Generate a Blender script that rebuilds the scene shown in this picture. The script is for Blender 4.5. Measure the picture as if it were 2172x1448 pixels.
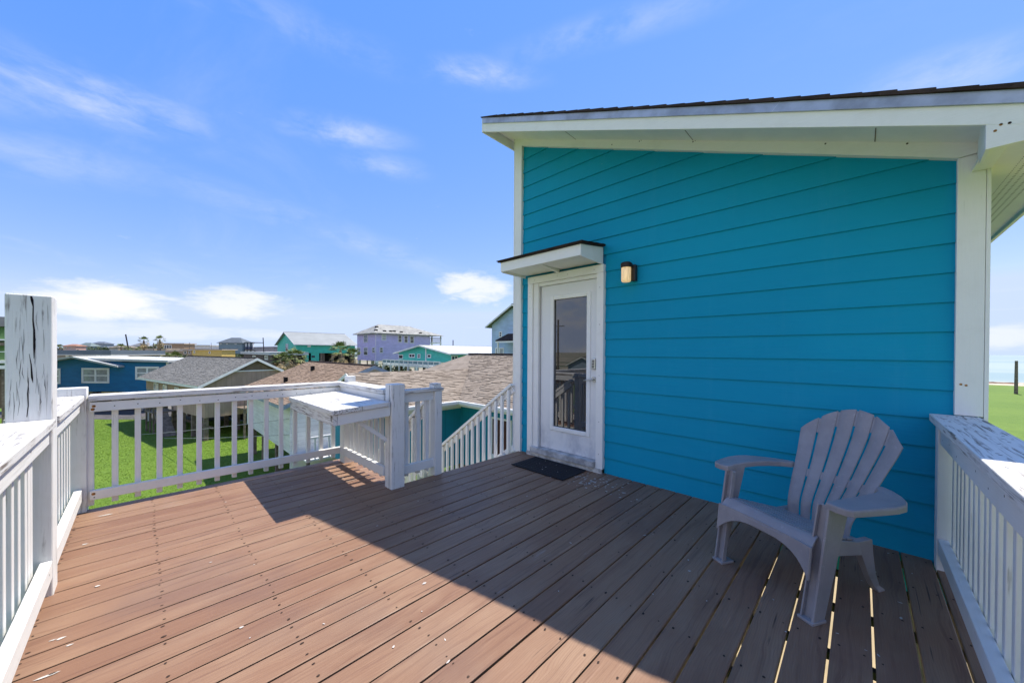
import bpy, bmesh, math, random
from mathutils import Vector, Matrix
random.seed(7)
for o in list(bpy.data.objects): bpy.data.objects.remove(o)
SC = bpy.context.scene; COL = SC.collection
R = math.radians

# ------------------------------------------------------------------ camera
F, YAW, PIT, ROL, CX, CY, CAMH = 764.19, R(44.131), R(-.3454), R(.3442), 1086.0, 750.46, 1.3
fw = Vector((-math.sin(YAW)*math.cos(PIT), math.cos(YAW)*math.cos(PIT), math.sin(PIT)))
rt0 = Vector((math.cos(YAW), math.sin(YAW), 0)); up0 = rt0.cross(fw)
rt = rt0*math.cos(ROL) + up0*math.sin(ROL); up = -rt0*math.sin(ROL) + up0*math.cos(ROL)
cd = bpy.data.cameras.new('camera'); cam = bpy.data.objects.new('camera', cd); COL.objects.link(cam)
cam.matrix_world = Matrix(((rt.x, up.x, -fw.x, 0), (rt.y, up.y, -fw.y, 0), (rt.z, up.z, -fw.z, CAMH), (0, 0, 0, 1)))
cd.sensor_width = 36; cd.lens = F/2172*36; cd.shift_y = (CY-724)/2172
cd.clip_start = .02; cd.clip_end = 12000
SC.camera = cam

# ------------------------------------------------------------------ light
SUN_EL = 63.7
sl = bpy.data.lights.new('sun', 'SUN'); sl.energy = 2.4; sl.angle = R(.5); sl.color = (1, .93, .82)
so = bpy.data.objects.new('sun', sl); COL.objects.link(so); so.rotation_euler = (-R(90-SUN_EL), 0, 0); so.location = (0, 20, 30)
SKY_STRENGTH = .12
SC.view_settings.view_transform = 'Standard'; SC.view_settings.look = 'None'
SC.view_settings.gamma = 1; SC.view_settings.use_curve_mapping = False
SC.view_settings.exposure = 1.66

def ray(px, py):
    return fw + rt*((px-CX)/F) - up*((py-CY)/F)
def at(px, py, axis, val):
    d = ray(px, py); t = (val-(0, 0, CAMH)[axis])/d[axis]; return Vector((0, 0, CAMH))+d*t
def dep(px, py, D): return Vector((0, 0, CAMH))+ray(px, py)*D

# ------------------------------------------------------------------ node helpers
class NT:
    def __init__(s, nt): s.nt = nt
    def n(s, t, **k):
        x = s.nt.nodes.new(t)
        for a, b in k.items(): setattr(x, a, b)
        return x
    def link(s, a, b): s.nt.links.new(a, b)
    def put(s, sock, v):
        if hasattr(v, 'is_output') or isinstance(v, bpy.types.NodeSocket): s.link(v, sock)
        else:
            if hasattr(sock.default_value, '__len__') and not hasattr(v, '__len__'): v = (v,)*len(sock.default_value)
            if hasattr(sock.default_value, '__len__') and len(sock.default_value) == 4 and len(v) == 3: v = (*v, 1)
            sock.default_value = v
    def math(s, op, a, b=0.0, clamp=False):
        x = s.n('ShaderNodeMath', operation=op); x.use_clamp = clamp
        s.put(x.inputs[0], a); s.put(x.inputs[1], b); return x.outputs[0]
    def vm(s, op, a, b=(0, 0, 0)):
        x = s.n('ShaderNodeVectorMath', operation=op); s.put(x.inputs[0], a); s.put(x.inputs[1], b)
        return x.outputs['Value'] if op == 'DOT_PRODUCT' else x.outputs[0]
    def mix(s, f, a, b, blend='MIX'):
        x = s.n('ShaderNodeMix', data_type='RGBA', blend_type=blend)
        s.put(x.inputs[0], f); s.put(x.inputs[6], a); s.put(x.inputs[7], b); return x.outputs[2]
    def noise(s, vec, scale, detail=4, rough=.55, dist=0.0):
        x = s.n('ShaderNodeTexNoise'); s.put(x.inputs['Vector'], vec); s.put(x.inputs['Scale'], scale)
        s.put(x.inputs['Detail'], detail); s.put(x.inputs['Roughness'], rough); s.put(x.inputs['Distortion'], dist); return x.outputs[0]
    def ramp(s, v, lo, hi, a=0.0, b=1.0):
        x = s.n('ShaderNodeMapRange', interpolation_type='SMOOTHSTEP'); s.put(x.inputs[0], v)
        for i, q in enumerate((lo, hi, a, b)): s.put(x.inputs[i+1], q)
        return x.outputs[0]
    def scale(s, vec, sc):
        return s.vm('MULTIPLY', vec, sc)
    def bump(s, h, strength, dist):
        x = s.n('ShaderNodeBump'); s.put(x.inputs['Strength'], strength); s.put(x.inputs['Distance'], dist); s.put(x.inputs['Height'], h); return x.outputs[0]

def material(name, fn, rough=.6, spec=.3):
    m = bpy.data.materials.new(name); m.use_nodes = True
    t = NT(m.node_tree); b = m.node_tree.nodes['Principled BSDF']
    b.inputs['Roughness'].default_value = rough; b.inputs['Specular IOR Level'].default_value = spec
    c = t.n('ShaderNodeTexCoord').outputs['Object']
    fn(t, b, c); return m
def plain(name, col, rough=.6, var=.12, scale=3.0, spec=.3, bump=0.0, metal=0.0):
    def fn(t, b, c):
        f = t.noise(c, scale, 5, .6)
        lo = tuple(x*(1-var) for x in col); hi = tuple(min(1, x*(1+var)) for x in col)
        t.put(b.inputs['Base Color'], t.mix(t.ramp(f, .3, .7), lo, hi)); b.inputs['Metallic'].default_value = metal
        if bump: t.put(b.inputs['Normal'], t.bump(t.noise(c, scale*12, 4), .5, bump))
    return material(name, fn, rough, spec)
AX = {'x': 0, 'y': 1, 'z': 2}
def stretch(axis, along, across):
    v = [across]*3; v[AX[axis]] = along; return tuple(v)
def painted(name, axis, wear=.35, col=(.70, .70, .685)):
    # white paint over timber, worn through along the grain
    def fn(t, b, c):
        g = t.noise(t.scale(c, stretch(axis, 1.6, 34)), 2.2, 6, .62, .6)
        big = t.noise(c, 3.1, 4, .6)
        m = t.math('MULTIPLY', t.ramp(g, .60-.10*wear, .72-.10*wear), t.ramp(big, .62-.25*wear, .80-.2*wear))
        fine = t.noise(t.scale(c, stretch(axis, 3, 90)), 2, 4, .6)
        dirt = t.ramp(t.noise(c, 6, 5, .65), .45, .8, 0, .16+.25*wear)
        base = t.mix(dirt, col, (.56, .53, .47))
        base = t.mix(t.ramp(fine, .35, .75, 0, .10), base, (.60, .57, .53))
        t.put(b.inputs['Base Color'], t.mix(m, base, (.19, .165, .145)))
        t.put(b.inputs['Roughness'], t.ramp(g, .3, .8, .45, .75))
        t.put(b.inputs['Normal'], t.bump(t.math('ADD', g, t.math('MULTIPLY', fine, .4)), .45, .0035))
    return material(name, fn, .55, .3)
MW = {a: painted('white_paint_'+a, a, .35) for a in 'xyz'}
MWW = {a: painted('worn_white_paint_'+a, a, .72) for a in 'xyz'}
MWX = {a: painted('peeling_white_paint_'+a, a, 1.05, (.66, .655, .64)) for a in 'xy'}
MWC = painted('clean_white_paint', 'x', .16, (.82, .81, .78))
MWZ = painted('clean_white_paint_upright', 'z', .12, (.82, .81, .78))

def deckfn(t, b, c):
    rnd = t.n('ShaderNodeObjectInfo').outputs['Random']
    off = t.n('ShaderNodeCombineXYZ'); t.put(off.inputs[1], t.math('MULTIPLY', rnd, 37.0)); t.put(off.inputs[2], t.math('MULTIPLY', rnd, 11.0))
    v = t.vm('ADD', c, off.outputs[0])
    warp = t.noise(t.scale(v, (3, .9, 3)), 1.6, 3, .5)
    wv = t.scale(v, (36, 1.0, 36))
    add = t.n('ShaderNodeCombineXYZ'); t.put(add.inputs[0], t.math('MULTIPLY', warp, 5.0)); wv = t.vm('ADD', wv, add.outputs[0])
    g = t.noise(wv, 1.3, 6, .6)
    rings = t.n('ShaderNodeTexWave', wave_type='BANDS', bands_direction='X', wave_profile='SAW')
    t.put(rings.inputs['Vector'], wv); t.put(rings.inputs['Scale'], .9); t.put(rings.inputs['Distortion'], 2.0); t.put(rings.inputs['Detail'], 3.0)
    fine = t.noise(t.scale(v, (190, 4, 190)), 1.0, 5, .65)
    patch = t.noise(t.scale(v, (2.2, 1.0, 1)), 1.5, 4, .6)
    tone = t.mix(rnd, (.195, .101, .060), (.250, .145, .088))
    col = t.mix(t.ramp(patch, .38, .72, 0, .55), tone, (.310, .204, .130))
    col = t.mix(t.ramp(g, .48, .72, 0, .55), col, (.120, .056, .037))
    col = t.mix(t.math('MULTIPLY', t.ramp(rings.outputs[1], .55, .95), .28), col, (.165, .082, .055))
    col = t.mix(t.ramp(fine, .52, .76, 0, .45), col, (.350, .225, .155))
    sc = t.math('MULTIPLY', t.ramp(t.noise(t.scale(v, (60, 2.0, 60)), 1, 4, .7), .56, .66), t.ramp(t.noise(v, 1.7, 4, .6), .60, .74))
    col = t.mix(t.math('MULTIPLY', sc, .6), col, (.36, .33, .31))
    chk = t.math('MULTIPLY', t.ramp(t.noise(t.scale(v, (70, 1.3, 70)), 1.0, 3, .5), .655, .70), t.ramp(t.noise(v, 2.3, 3), .48, .60))
    col = t.mix(t.math('MULTIPLY', chk, .85), col, (.045, .026, .02))
    stain = t.ramp(t.noise(c, .9, 4, .55), .52, .66, 0, .32)
    col = t.mix(stain, col, (.140, .088, .072))
    t.put(b.inputs['Base Color'], col)
    t.put(b.inputs['Roughness'], t.ramp(fine, .3, .7, .42, .68))
    h = t.math('ADD', t.math('MULTIPLY', g, .6), t.math('ADD', t.math('MULTIPLY', fine, .5), t.math('MULTIPLY', rings.outputs[1], .25)))
    t.put(b.inputs['Normal'], t.bump(h, .55, .004))
M_DECK = material('stained_deck_wood', deckfn, .55, .3)

def tealfn(t, b, c):
    g = t.noise(t.scale(c, (2.2, 2.2, 60)), 1.6, 5, .6)
    big = t.noise(t.scale(c, (.8, .8, .8)), 1.2, 3)
    rnd = t.n('ShaderNodeObjectInfo').outputs['Random']
    col = t.mix(t.ramp(big, .3, .7), (.004, .278, .445), (.0045, .305, .475))
    col = t.mix(t.math('MULTIPLY', rnd, .22), col, (.004, .245, .41))
    chip = t.math('MULTIPLY', t.ramp(t.noise(t.scale(c, (9, 9, 34)), 3.2, 4, .7), .735, .76), t.ramp(t.noise(c, .7, 2), .5, .62))
    col = t.mix(t.math('MULTIPLY', chip, .75), col, (.55, .58, .55))
    fade = t.ramp(t.noise(t.scale(c, (7, 7, .55)), 1.1, 5, .7), .50, .80, 0, .16)
    col = t.mix(fade, col, (.05, .34, .50))
    col = t.mix(t.ramp(t.noise(t.scale(c, (3, 3, 9)), 2.0, 5, .7), .58, .80, 0, .14), col, (.02, .13, .24))
    t.put(b.inputs['Base Color'], col)
    t.put(b.inputs['Roughness'], t.ramp(g, .3, .7, .52, .68))
    t.put(b.inputs['Normal'], t.bump(g, .30, .003))
M_TEAL = material('teal_siding_paint', tealfn, .6, .12)

def lap(name, col, pitch, rough=.55, dark=.55, vertical=False):
    def fn(t, b, c):
        sx = t.n('ShaderNodeSeparateXYZ'); t.link(c, sx.inputs[0])
        co = t.math('ADD', sx.outputs[0], sx.outputs[1]) if vertical else sx.outputs[2]
        fr = t.math('FRACT', t.math('DIVIDE', t.math('ADD', co, 500.0), pitch))
        ln = t.ramp(fr, 0, .12, 1, 0)
        f = t.noise(t.scale(c, (1, 1, .35) if vertical else (.35, .35, 1)), 2.5, 5, .65)
        cc = t.mix(t.ramp(f, .3, .7), tuple(x*.86 for x in col), tuple(min(1, x*1.08) for x in col))
        t.put(b.inputs['Base Color'], t.mix(t.math('MULTIPLY', ln, 1-dark), cc, tuple(x*.35 for x in col)))
        t.put(b.inputs['Normal'], t.bump(fr, .5, .015))
    return material(name, fn, rough)
def shinglefn(cols, cell=.3):
    def fn(t, b, c):
        w = t.n('ShaderNodeTexVoronoi', feature='F1'); t.put(w.inputs['Vector'], t.scale(c, (1, 1, 1.6))); t.put(w.inputs['Scale'], 1/cell)
        r = t.n('ShaderNodeSeparateColor'); t.link(w.outputs['Color'], r.inputs[0])
        col = t.mix(r.outputs[0], cols[0], cols[1])
        col = t.mix(t.ramp(t.noise(c, 1.1, 4), .45, .75, 0, .45), col, cols[2])
        col = t.mix(t.ramp(t.noise(c, 60, 3, .8), .35, .7, 0, .30), col, tuple(x*.5 for x in cols[0]))
        t.put(b.inputs['Base Color'], col)
        t.put(b.inputs['Normal'], t.bump(t.noise(c, 90, 2), .5, .006))
    return fn
M_SH_TAN = material('tan_shingle', shinglefn([(.220, .180, .142), (.300, .252, .204), (.26, .22, .182)]), .9, .15)
M_SH_BROWN = material('brown_shingle', shinglefn([(.235, .165, .115), (.31, .225, .16), (.25, .19, .14)]), .9, .15)
M_SH_GREY = material('grey_shingle', shinglefn([(.170, .164, .150), (.235, .228, .21), (.20, .195, .18)]), .9, .15)
M_SH_DARK = material('dark_brown_shingle', shinglefn([(.035, .024, .022), (.065, .045, .04), (.045, .035, .032)], .2), .9, .15)
M_METAL_ROOF = plain('white_metal_roof', (.46, .47, .46), .6, .08, .6, .15)
M_PALE_ROOF = plain('pale_grey_metal_roof', (.27, .285, .28), .6, .08, .5, .15)
M_LAV_ROOF = plain('patchy_pale_roof', (.27, .27, .25), .85, .28, 1.3)
M_FLASH = plain('grey_blue_flashing', (.33, .37, .47), .42, .25, 5, .5, 0, .35)
M_TRIM = plain('white_trim', (.80, .795, .77), .5, .04, 4)
M_FARTRIM = plain('far_white_trim', (.74, .74, .73), .6, .08, 2)
M_PANE = plain('dark_window_glass', (.03, .038, .045), .06, .3, .8, .8)
M_PANE_PALE = plain('blind_behind_glass', (.30, .33, .34), .12, .25, 1.5, .8)
M_BLACK = plain('black_fitting', (.018, .016, .015), .4, .2, 20, .4)
M_NAIL = plain('rusty_nail', (.035, .02, .014), .8, .4, 60)
M_FLECK = plain('pale_fleck', (.48, .45, .42), .7, .1, 30)
M_CRACK = plain('dark_crack', (.022, .018, .02), .95, .3, 30, .05)
M_RUST = plain('rust_stain', (.33, .15, .04), .8, .5, 90)
M_PILE = plain('weathered_pile', (.17, .135, .105), .85, .35, 4)
M_CONC = plain('concrete', (.36, .34, .31), .85, .18, 1.2)
M_SAND_PALE = plain('pale_yard_sand', (.36, .275, .15), .9, .12, 1.0)
M_STEEL = plain('brushed_nickel', (.55, .55, .53), .28, .1, 20, .5, 0, .9)
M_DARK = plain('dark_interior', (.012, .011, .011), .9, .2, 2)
M_BARK = plain('palm_bark', (.15, .115, .085), .9, .35, 6)
M_DEADFROND = plain('dead_palm_frond', (.40, .30, .16), .85, .35, 4)
def leaf(name, a, b_):
    def fn(t, b, c):
        t.put(b.inputs['Base Color'], t.mix(t.ramp(t.noise(c, 2.6, 3), .35, .65), a, b_))
        b.inputs['Subsurface Weight'].default_value = 0
    return material(name, fn, .55)
M_FROND = leaf('palm_frond', (.10, .145, .030), (.20, .23, .075))
M_LEAF = leaf('dull_green_leaf', (.035, .06, .022), (.075, .10, .045))

def grassfn(t, b, c):
    f1 = t.noise(c, .16, 5, .6); f2 = t.noise(c, 1.3, 5, .7); f3 = t.noise(c, 14, 4, .75)
    col = t.mix(t.ramp(f1, .35, .65), (.088, .165, .012), (.120, .200, .018))
    col = t.mix(t.ramp(f2, .40, .70, 0, .7), col, (.068, .135, .011))
    col = t.mix(t.ramp(f3, .45, .68, 0, .85), col, (.15, .225, .030))
    col = t.mix(t.ramp(t.noise(c, 6, 5, .8), .52, .70, 0, .75), col, (.052, .105, .010))
    # away from the gardens the ground turns to sandy scrub
    ln = t.n('ShaderNodeVectorMath', operation='LENGTH'); t.put(ln.inputs[0], t.scale(c, (1, .0, 0)))
    far = t.ramp(t.math('ADD', ln.outputs['Value'], t.math('MULTIPLY', t.math('SUBTRACT', f1, .5), 60.0)), 62, 95)
    scrub = t.mix(t.ramp(t.noise(c, .05, 5, .7), .42, .6), (.30, .26, .19), (.085, .105, .05))
    t.put(b.inputs['Base Color'], t.mix(far, col, scrub))
    t.put(b.inputs['Normal'], t.bump(t.math('ADD', f3, f2), .6, .06))
M_GRASS = material('lawn_grass', grassfn, .75, .2)
def sandfn(t, b, c):
    col = t.mix(t.ramp(t.noise(c, .35, 5, .7), .35, .7), (.46, .37, .27), (.60, .51, .40))
    weed = t.ramp(t.noise(t.scale(c, (.25, 1.2, 1)), .7, 5, .75), .56, .62)
    t.put(b.inputs['Base Color'], t.mix(t.math('MULTIPLY', weed, .8), col, (.13, .07, .045)))
M_SAND = material('beach_sand', sandfn, .9, .1)
def seafn(t, b, c):
    w = t.noise(t.scale(c, (.35, 1.0, 1)), .45, 6, .65)
    t.put(b.inputs['Base Color'], t.mix(t.ramp(t.noise(t.scale(c, (.002, .012, 1)), 1, 4), .4, .62), (.30, .36, .33), (.22, .30, .30)))
    t.put(b.inputs['Normal'], t.bump(w, .5, .35))
M_SEA = material('sea_water', seafn, .45, .2)
def matfn(t, b, c):
    br = t.n('ShaderNodeTexBrick'); t.put(br.inputs['Vector'], c); t.put(br.inputs['Scale'], 14.0)
    t.put(b.inputs['Base Color'], t.mix(br.outputs['Fac'], (.020, .020, .024), (.008, .008, .009)))
    t.put(b.inputs['Normal'], t.bump(t.math('SUBTRACT', 1.0, br.outputs['Fac']), .8, .006))
M_MAT = material('ribbed_rubber', matfn, .75, .25)
def chairfn(t, b, c):
    f = t.noise(c, 5, 5, .65); g = t.noise(t.scale(c, (60, 60, 6)), 2, 4)
    col = t.mix(t.ramp(f, .35, .7), (.248, .232, .240), (.308, .290, .298))
    col = t.mix(t.ramp(t.noise(c, 22, 4, .7), .62, .72, 0, .35), col, (.42, .40, .41))
    t.put(b.inputs['Base Color'], col); t.put(b.inputs['Roughness'], t.ramp(f, .3, .7, .36, .52))
    t.put(b.inputs['Normal'], t.bump(g, .15, .001))
M_CHAIR = material('grey_moulded_plastic', chairfn, .42, .4)
def ventfn(t, b, c):
    v = t.scale(c, (38, 38, 0)); fx = t.vm('FRACTION', v); d = t.vm('SUBTRACT', fx, (.5, .5, 0))
    ln = t.n('ShaderNodeVectorMath', operation='LENGTH'); t.put(ln.inputs[0], d)
    hole = t.ramp(ln.outputs['Value'], .16, .24, 1, 0)
    t.put(b.inputs['Base Color'], t.mix(hole, (.78, .775, .75), (.18, .17, .16)))
M_VENT = material('perforated_soffit', ventfn, .6)
def lampfn(t, b, c):
    t.put(b.inputs['Base Color'], (.55, .46, .32)); t.put(b.inputs['Emission Color'], (1, .66, .28))
    t.put(b.inputs['Emission Strength'], t.ramp(t.noise(t.scale(c, (60, 60, 6)), 2, 2), .3, .7, .12, .22))
M_LAMP = material('lit_ribbed_glass', lampfn, .2)
def bulbfn(t, b, c):
    t.put(b.inputs['Base Color'], (1, .95, .85)); t.put(b.inputs['Emission Color'], (1, .86, .6)); t.put(b.inputs['Emission Strength'], .8)
M_BULB = material('lit_bulb', bulbfn, .3)
def glassfn(t, b, c):
    t.put(b.inputs['Base Color'], t.mix(t.ramp(t.noise(c, 2, 3), .4, .7), (.010, .010, .012), (.022, .021, .022)))
    b.inputs['IOR'].default_value = 2.1; b.inputs['Specular IOR Level'].default_value = .5
M_DOORGLASS = material('door_glass', glassfn, .012, .5)
def doorfn(t, b, c):
    sx = t.n('ShaderNodeSeparateXYZ'); t.link(c, sx.inputs[0])
    low = t.ramp(sx.outputs[2], .75, .15)
    sm = t.math('MULTIPLY', t.ramp(t.noise(t.scale(c, (1, 1, .6)), 7, 5, .6), .40, .68), low)
    t.put(b.inputs['Base Color'], t.mix(t.math('MULTIPLY', sm, .65), (.74, .74, .74), (.40, .42, .47)))
M_DOOR = material('scuffed_white_door', doorfn, .4, .4)

# ------------------------------------------------------------------ mesh helpers
class MB:
    def __init__(s): s.v = []; s.f = []
    def add(s, vs, fs):
        o = len(s.v); s.v += [tuple(x) for x in vs]; s.f += [tuple(i+o for i in q) for q in fs]; return s
    def box(s, x0, x1, y0, y1, z0, z1):
        return s.add([(x0, y0, z0), (x1, y0, z0), (x1, y1, z0), (x0, y1, z0), (x0, y0, z1), (x1, y0, z1), (x1, y1, z1), (x0, y1, z1)],
                     [(0, 3, 2, 1), (4, 5, 6, 7), (0, 1, 5, 4), (1, 2, 6, 5), (2, 3, 7, 6), (3, 0, 4, 7)])
    def bar(s, a, b, w, h, upv=(0, 0, 1)):
        a = Vector(a); b = Vector(b); d = (b-a).normalized(); u = Vector(upv); sd = d.cross(u)
        if sd.length < 1e-4: sd = d.cross(Vector((1, 0, 0)))
        sd.normalize(); u = sd.cross(d).normalized(); vs = []
        for p in (a, b):
            for i, j in ((-1, -1), (1, -1), (1, 1), (-1, 1)): vs.append(p+sd*(i*w/2)+u*(j*h/2))
        return s.add(vs, [(0, 3, 2, 1), (4, 5, 6, 7), (0, 1, 5, 4), (1, 2, 6, 5), (2, 3, 7, 6), (3, 0, 4, 7)])
    def tube(s, pts, rad, n=8):
        k = []
        for i, p in enumerate(pts):
            p = Vector(p); q = Vector(pts[min(i+1, len(pts)-1)]); o = Vector(pts[max(i-1, 0)]); d = (q-o).normalized()
            a = d.cross(Vector((0, 0, 1)));
            if a.length < 1e-3: a = d.cross(Vector((1, 0, 0)))
            a.normalize(); b = d.cross(a); r = rad[i] if hasattr(rad, '__len__') else rad
            k.append([p+a*(r*math.cos(2*math.pi*j/n))+b*(r*math.sin(2*math.pi*j/n)) for j in range(n)])
        vs = [x for ring in k for x in ring]; fs = []
        for i in range(len(pts)-1):
            for j in range(n): fs.append((i*n+j, i*n+(j+1) % n, (i+1)*n+(j+1) % n, (i+1)*n+j))
        fs.append(tuple(range(n))[::-1]); fs.append(tuple((len(pts)-1)*n+j for j in range(n)))
        return s.add(vs, fs)
    def prism(s, poly, d):
        n = len(poly); d = Vector(d); vs = [Vector(p) for p in poly]+[Vector(p)+d for p in poly]
        fs = [tuple(range(n))[::-1], tuple(range(n, 2*n))]+[(i, (i+1) % n, n+(i+1) % n, n+i) for i in range(n)]
        return s.add(vs, fs)
    def grid(s, fn, nu, nv, th):
        # a curved panel with thickness; fn(u,v) -> point
        P = [[Vector(fn(i/nu, j/nv)) for j in range(nv+1)] for i in range(nu+1)]; vs = []
        def nrm(i, j):
            a = P[min(i+1, nu)][j]-P[max(i-1, 0)][j]; b = P[i][min(j+1, nv)]-P[i][max(j-1, 0)]
            return a.cross(b).normalized()
        for sg in (0, 1):
            for i in range(nu+1):
                for j in range(nv+1): vs.append(P[i][j]-nrm(i, j)*(th*sg))
        N = (nu+1)*(nv+1); ix = lambda i, j: i*(nv+1)+j; fs = []
        for i in range(nu):
            for j in range(nv):
                q = (ix(i, j), ix(i+1, j), ix(i+1, j+1), ix(i, j+1)); fs.append(q); fs.append(tuple(N+k for k in q[::-1]))
        ed = [ix(i, 0) for i in range(nu+1)]+[ix(nu, j) for j in range(1, nv+1)]+[ix(i, nv) for i in range(nu-1, -1, -1)]+[ix(0, j) for j in range(nv-1, 0, -1)]
        for a, b in zip(ed, ed[1:]+ed[:1]): fs.append((b, a, N+a, N+b))
        return s.add(vs, fs)
    def build(s, name, mat, parent=None, bevel=0.0, smooth=False, kind=None, label=None, fix=True):
        me = bpy.data.meshes.new(name); me.from_pydata(s.v, [], s.f); me.update()
        if fix:
            b = bmesh.new(); b.from_mesh(me); bmesh.ops.recalc_face_normals(b, faces=b.faces); b.to_mesh(me); b.free()
        me.materials.append(mat)
        if smooth:
            for p in me.polygons: p.use_smooth = True
        o = bpy.data.objects.new(name, me); COL.objects.link(o)
        if parent is not None: o.parent = parent
        if bevel:
            m = o.modifiers.new('bevel', 'BEVEL'); m.width = bevel; m.segments = 2; m.limit_method = 'ANGLE'
        if kind: o['kind'] = kind
        if label: o['label'] = label
        return o
def box(*a): return MB().box(*a)
def stick(x0, x1, y0, y1, z0, z1):
    # a square baluster, never quite plumb
    j = lambda s=.0022: random.uniform(-s, s); a, b, c, d = j(), j(), j(), j(); m = MB().box(x0, x1, y0, y1, z0, z1)
    m.v = [(x+(a if z == z0 else b), y+(c if z == z0 else d)*.4, z) for x, y, z in m.v]; return m
def thing(name, label, cat, loc=(0, 0, 0), rz=0, group=None):
    o = bpy.data.objects.new(name, None); COL.objects.link(o); o.location = loc; o.rotation_euler = (0, 0, rz); o.empty_display_size = .2
    o['label'] = label; o['category'] = cat
    if group: o['group'] = group
    return o
def tag(o, label, cat, group=None):
    o['label'] = label; o['category'] = cat
    if group: o['group'] = group
    return o
def dup(root, loc, rz, label, sc=1.0):
    r = root.copy(); COL.objects.link(r); r.location = loc; r.rotation_euler = (0, 0, rz); r.scale = (sc,)*3; r['label'] = label
    for ch in list(root.children):
        c = ch.copy(); COL.objects.link(c); c.parent = r
    return r
def clip(poly, a, b, c):
    # keep a*x+b*z<=c
    out = []
    for i, p in enumerate(poly):
        q = poly[(i+1) % len(poly)]; dp = a*p[0]+b*p[1]-c; dq = a*q[0]+b*q[1]-c
        if dp <= 0: out.append(p)
        if dp*dq < 0: t = dp/(dp-dq); out.append((p[0]+(q[0]-p[0])*t, p[1]+(q[1]-p[1])*t))
    return out
GZ = -5.2

# ------------------------------------------------------------------ sky
w = bpy.data.worlds.new('World'); SC.world = w; w.use_nodes = True; wt = NT(w.node_tree)
bg = w.node_tree.nodes['Background']; bg.inputs['Strength'].default_value = SKY_STRENGTH
sky = wt.n('ShaderNodeTexSky', sky_type='NISHITA'); sky.sun_disc = False; sky.sun_elevation = R(SUN_EL); sky.sun_rotation = 0
sky.altitude = 0; sky.air_density = 1.0; sky.dust_density = .0; sky.ozone_density = 3.0
dirv = wt.vm('NORMALIZE', wt.n('ShaderNodeTexCoord').outputs['Generated'])
# grade the whole sky: deeper blue aloft, a soft pale blue instead of a glare at the horizon
sps = wt.n('ShaderNodeSeparateColor'); wt.link(sky.outputs[0], sps.inputs[0]); cbs = wt.n('ShaderNodeCombineColor')
for i, (a, b, c, d) in enumerate(((.13, .50, .046, .205), (.23, .70, .118, .248), (.40, .80, .318, .355))):
    mr = wt.n('ShaderNodeMapRange'); wt.link(sps.outputs[i], mr.inputs[0])
    for j, q in enumerate((a, b, c, d)): mr.inputs[j+1].default_value = q/.12
    wt.link(mr.outputs[0], cbs.inputs[i])
nz = wt.noise(wt.scale(dirv, (1, 1, 2.0)), 5.5, 7, .60, .5)
nz2 = wt.noise(wt.scale(dirv, (1, 1, 3.2)), 11, 7, .62, .3)
total = None
CLOUDS = [(215, 640, 175, 66, .95, 1, 0), (490, 645, 140, 48, .80, 1, 0), (1005, 606, 125, 52, .85, 1, 0), (725, 280, 150, 34, .62, 0, .08), (1010, 155, 150, 32, .62, 0, .0),
          (215, 212, 210, 62, .75, 0, .12), (40, 170, 240, 90, .45, 0, .2), (815, 352, 100, 30, .42, 0, 0), (2010, 160, 170, 60, .45, 0, -.2), (2140, 715, 110, 40, .6, 1, 0),
          (720, 500, 420, 36, .30, 0, -.22), (1290, 62, 300, 36, .32, 0, .05), (60, 330, 260, 60, .35, 0, .15), (560, 30, 500, 50, .22, 0, .05), (300, 700, 420, 30, .45, 1, 0)]
for px, py, hw, hh, amp, puffy, tilt in CLOUDS:
    c = ray(px, py).normalized(); a = Vector((c.y, -c.x, 0)).normalized(); b = a.cross(c).normalized()
    a2 = a*math.cos(tilt)+b*math.sin(tilt); b2 = b*math.cos(tilt)-a*math.sin(tilt)
    L = ray(px, py).length
    wa = hw/F/L; wb = hh/F/L
    x = wt.math('DIVIDE', wt.vm('DOT_PRODUCT', dirv, tuple(a2)), wa); y = wt.math('DIVIDE', wt.vm('DOT_PRODUCT', dirv, tuple(b2)), wb)
    fr = wt.math('GREATER_THAN', wt.vm('DOT_PRODUCT', dirv, tuple(c)), 0.0)
    r2 = wt.math('SQRT', wt.math('ADD', wt.math('MULTIPLY', x, x), wt.math('MULTIPLY', y, y)))
    fall = wt.ramp(r2, 0.0, 1.25, 1.0, 0.0)
    if puffy: mk = wt.ramp(wt.math('ADD', fall, wt.math('MULTIPLY', wt.math('SUBTRACT', nz2, .5), 1.8)), .30, 1.0)
    else: mk = wt.math('MULTIPLY', fall, wt.ramp(wt.math('ADD', wt.math('MULTIPLY', nz, .6), wt.math('MULTIPLY', nz2, .4)), .36, .68))
    mk = wt.math('MULTIPLY', wt.math('MULTIPLY', mk, fr), amp*(.92 if puffy else .72))
    total = mk if total is None else wt.math('MAXIMUM', total, mk)
# veil all round; unseen cloud behind the camera for reflections and to lift shade
sp = wt.n('ShaderNodeSeparateXYZ'); wt.link(dirv, sp.inputs[0])
zc = wt.math('MAXIMUM', sp.outputs[2], .06); cmb = wt.n('ShaderNodeCombineXYZ')
wt.put(cmb.inputs[0], wt.math('DIVIDE', sp.outputs[0], zc)); wt.put(cmb.inputs[1], wt.math('DIVIDE', sp.outputs[1], zc))
veil = wt.ramp(wt.noise(wt.scale(cmb.outputs[0], (.35, .8, 1)), 1.1, 7, .62, .6), .52, .85, 0, .16)
low = wt.math('MULTIPLY', wt.ramp(sp.outputs[2], .80, .45), wt.ramp(wt.noise(wt.scale(dirv, (1, 1, 2.0)), 2.6, 6, .6), .40, .58, 0, .92))
behind = wt.ramp(wt.vm('DOT_PRODUCT', dirv, (fw.x, fw.y, 0)), .35, .0)
total = wt.math('MAXIMUM', total, wt.math('MAXIMUM', veil, wt.math('MULTIPLY', low, behind)))
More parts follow.
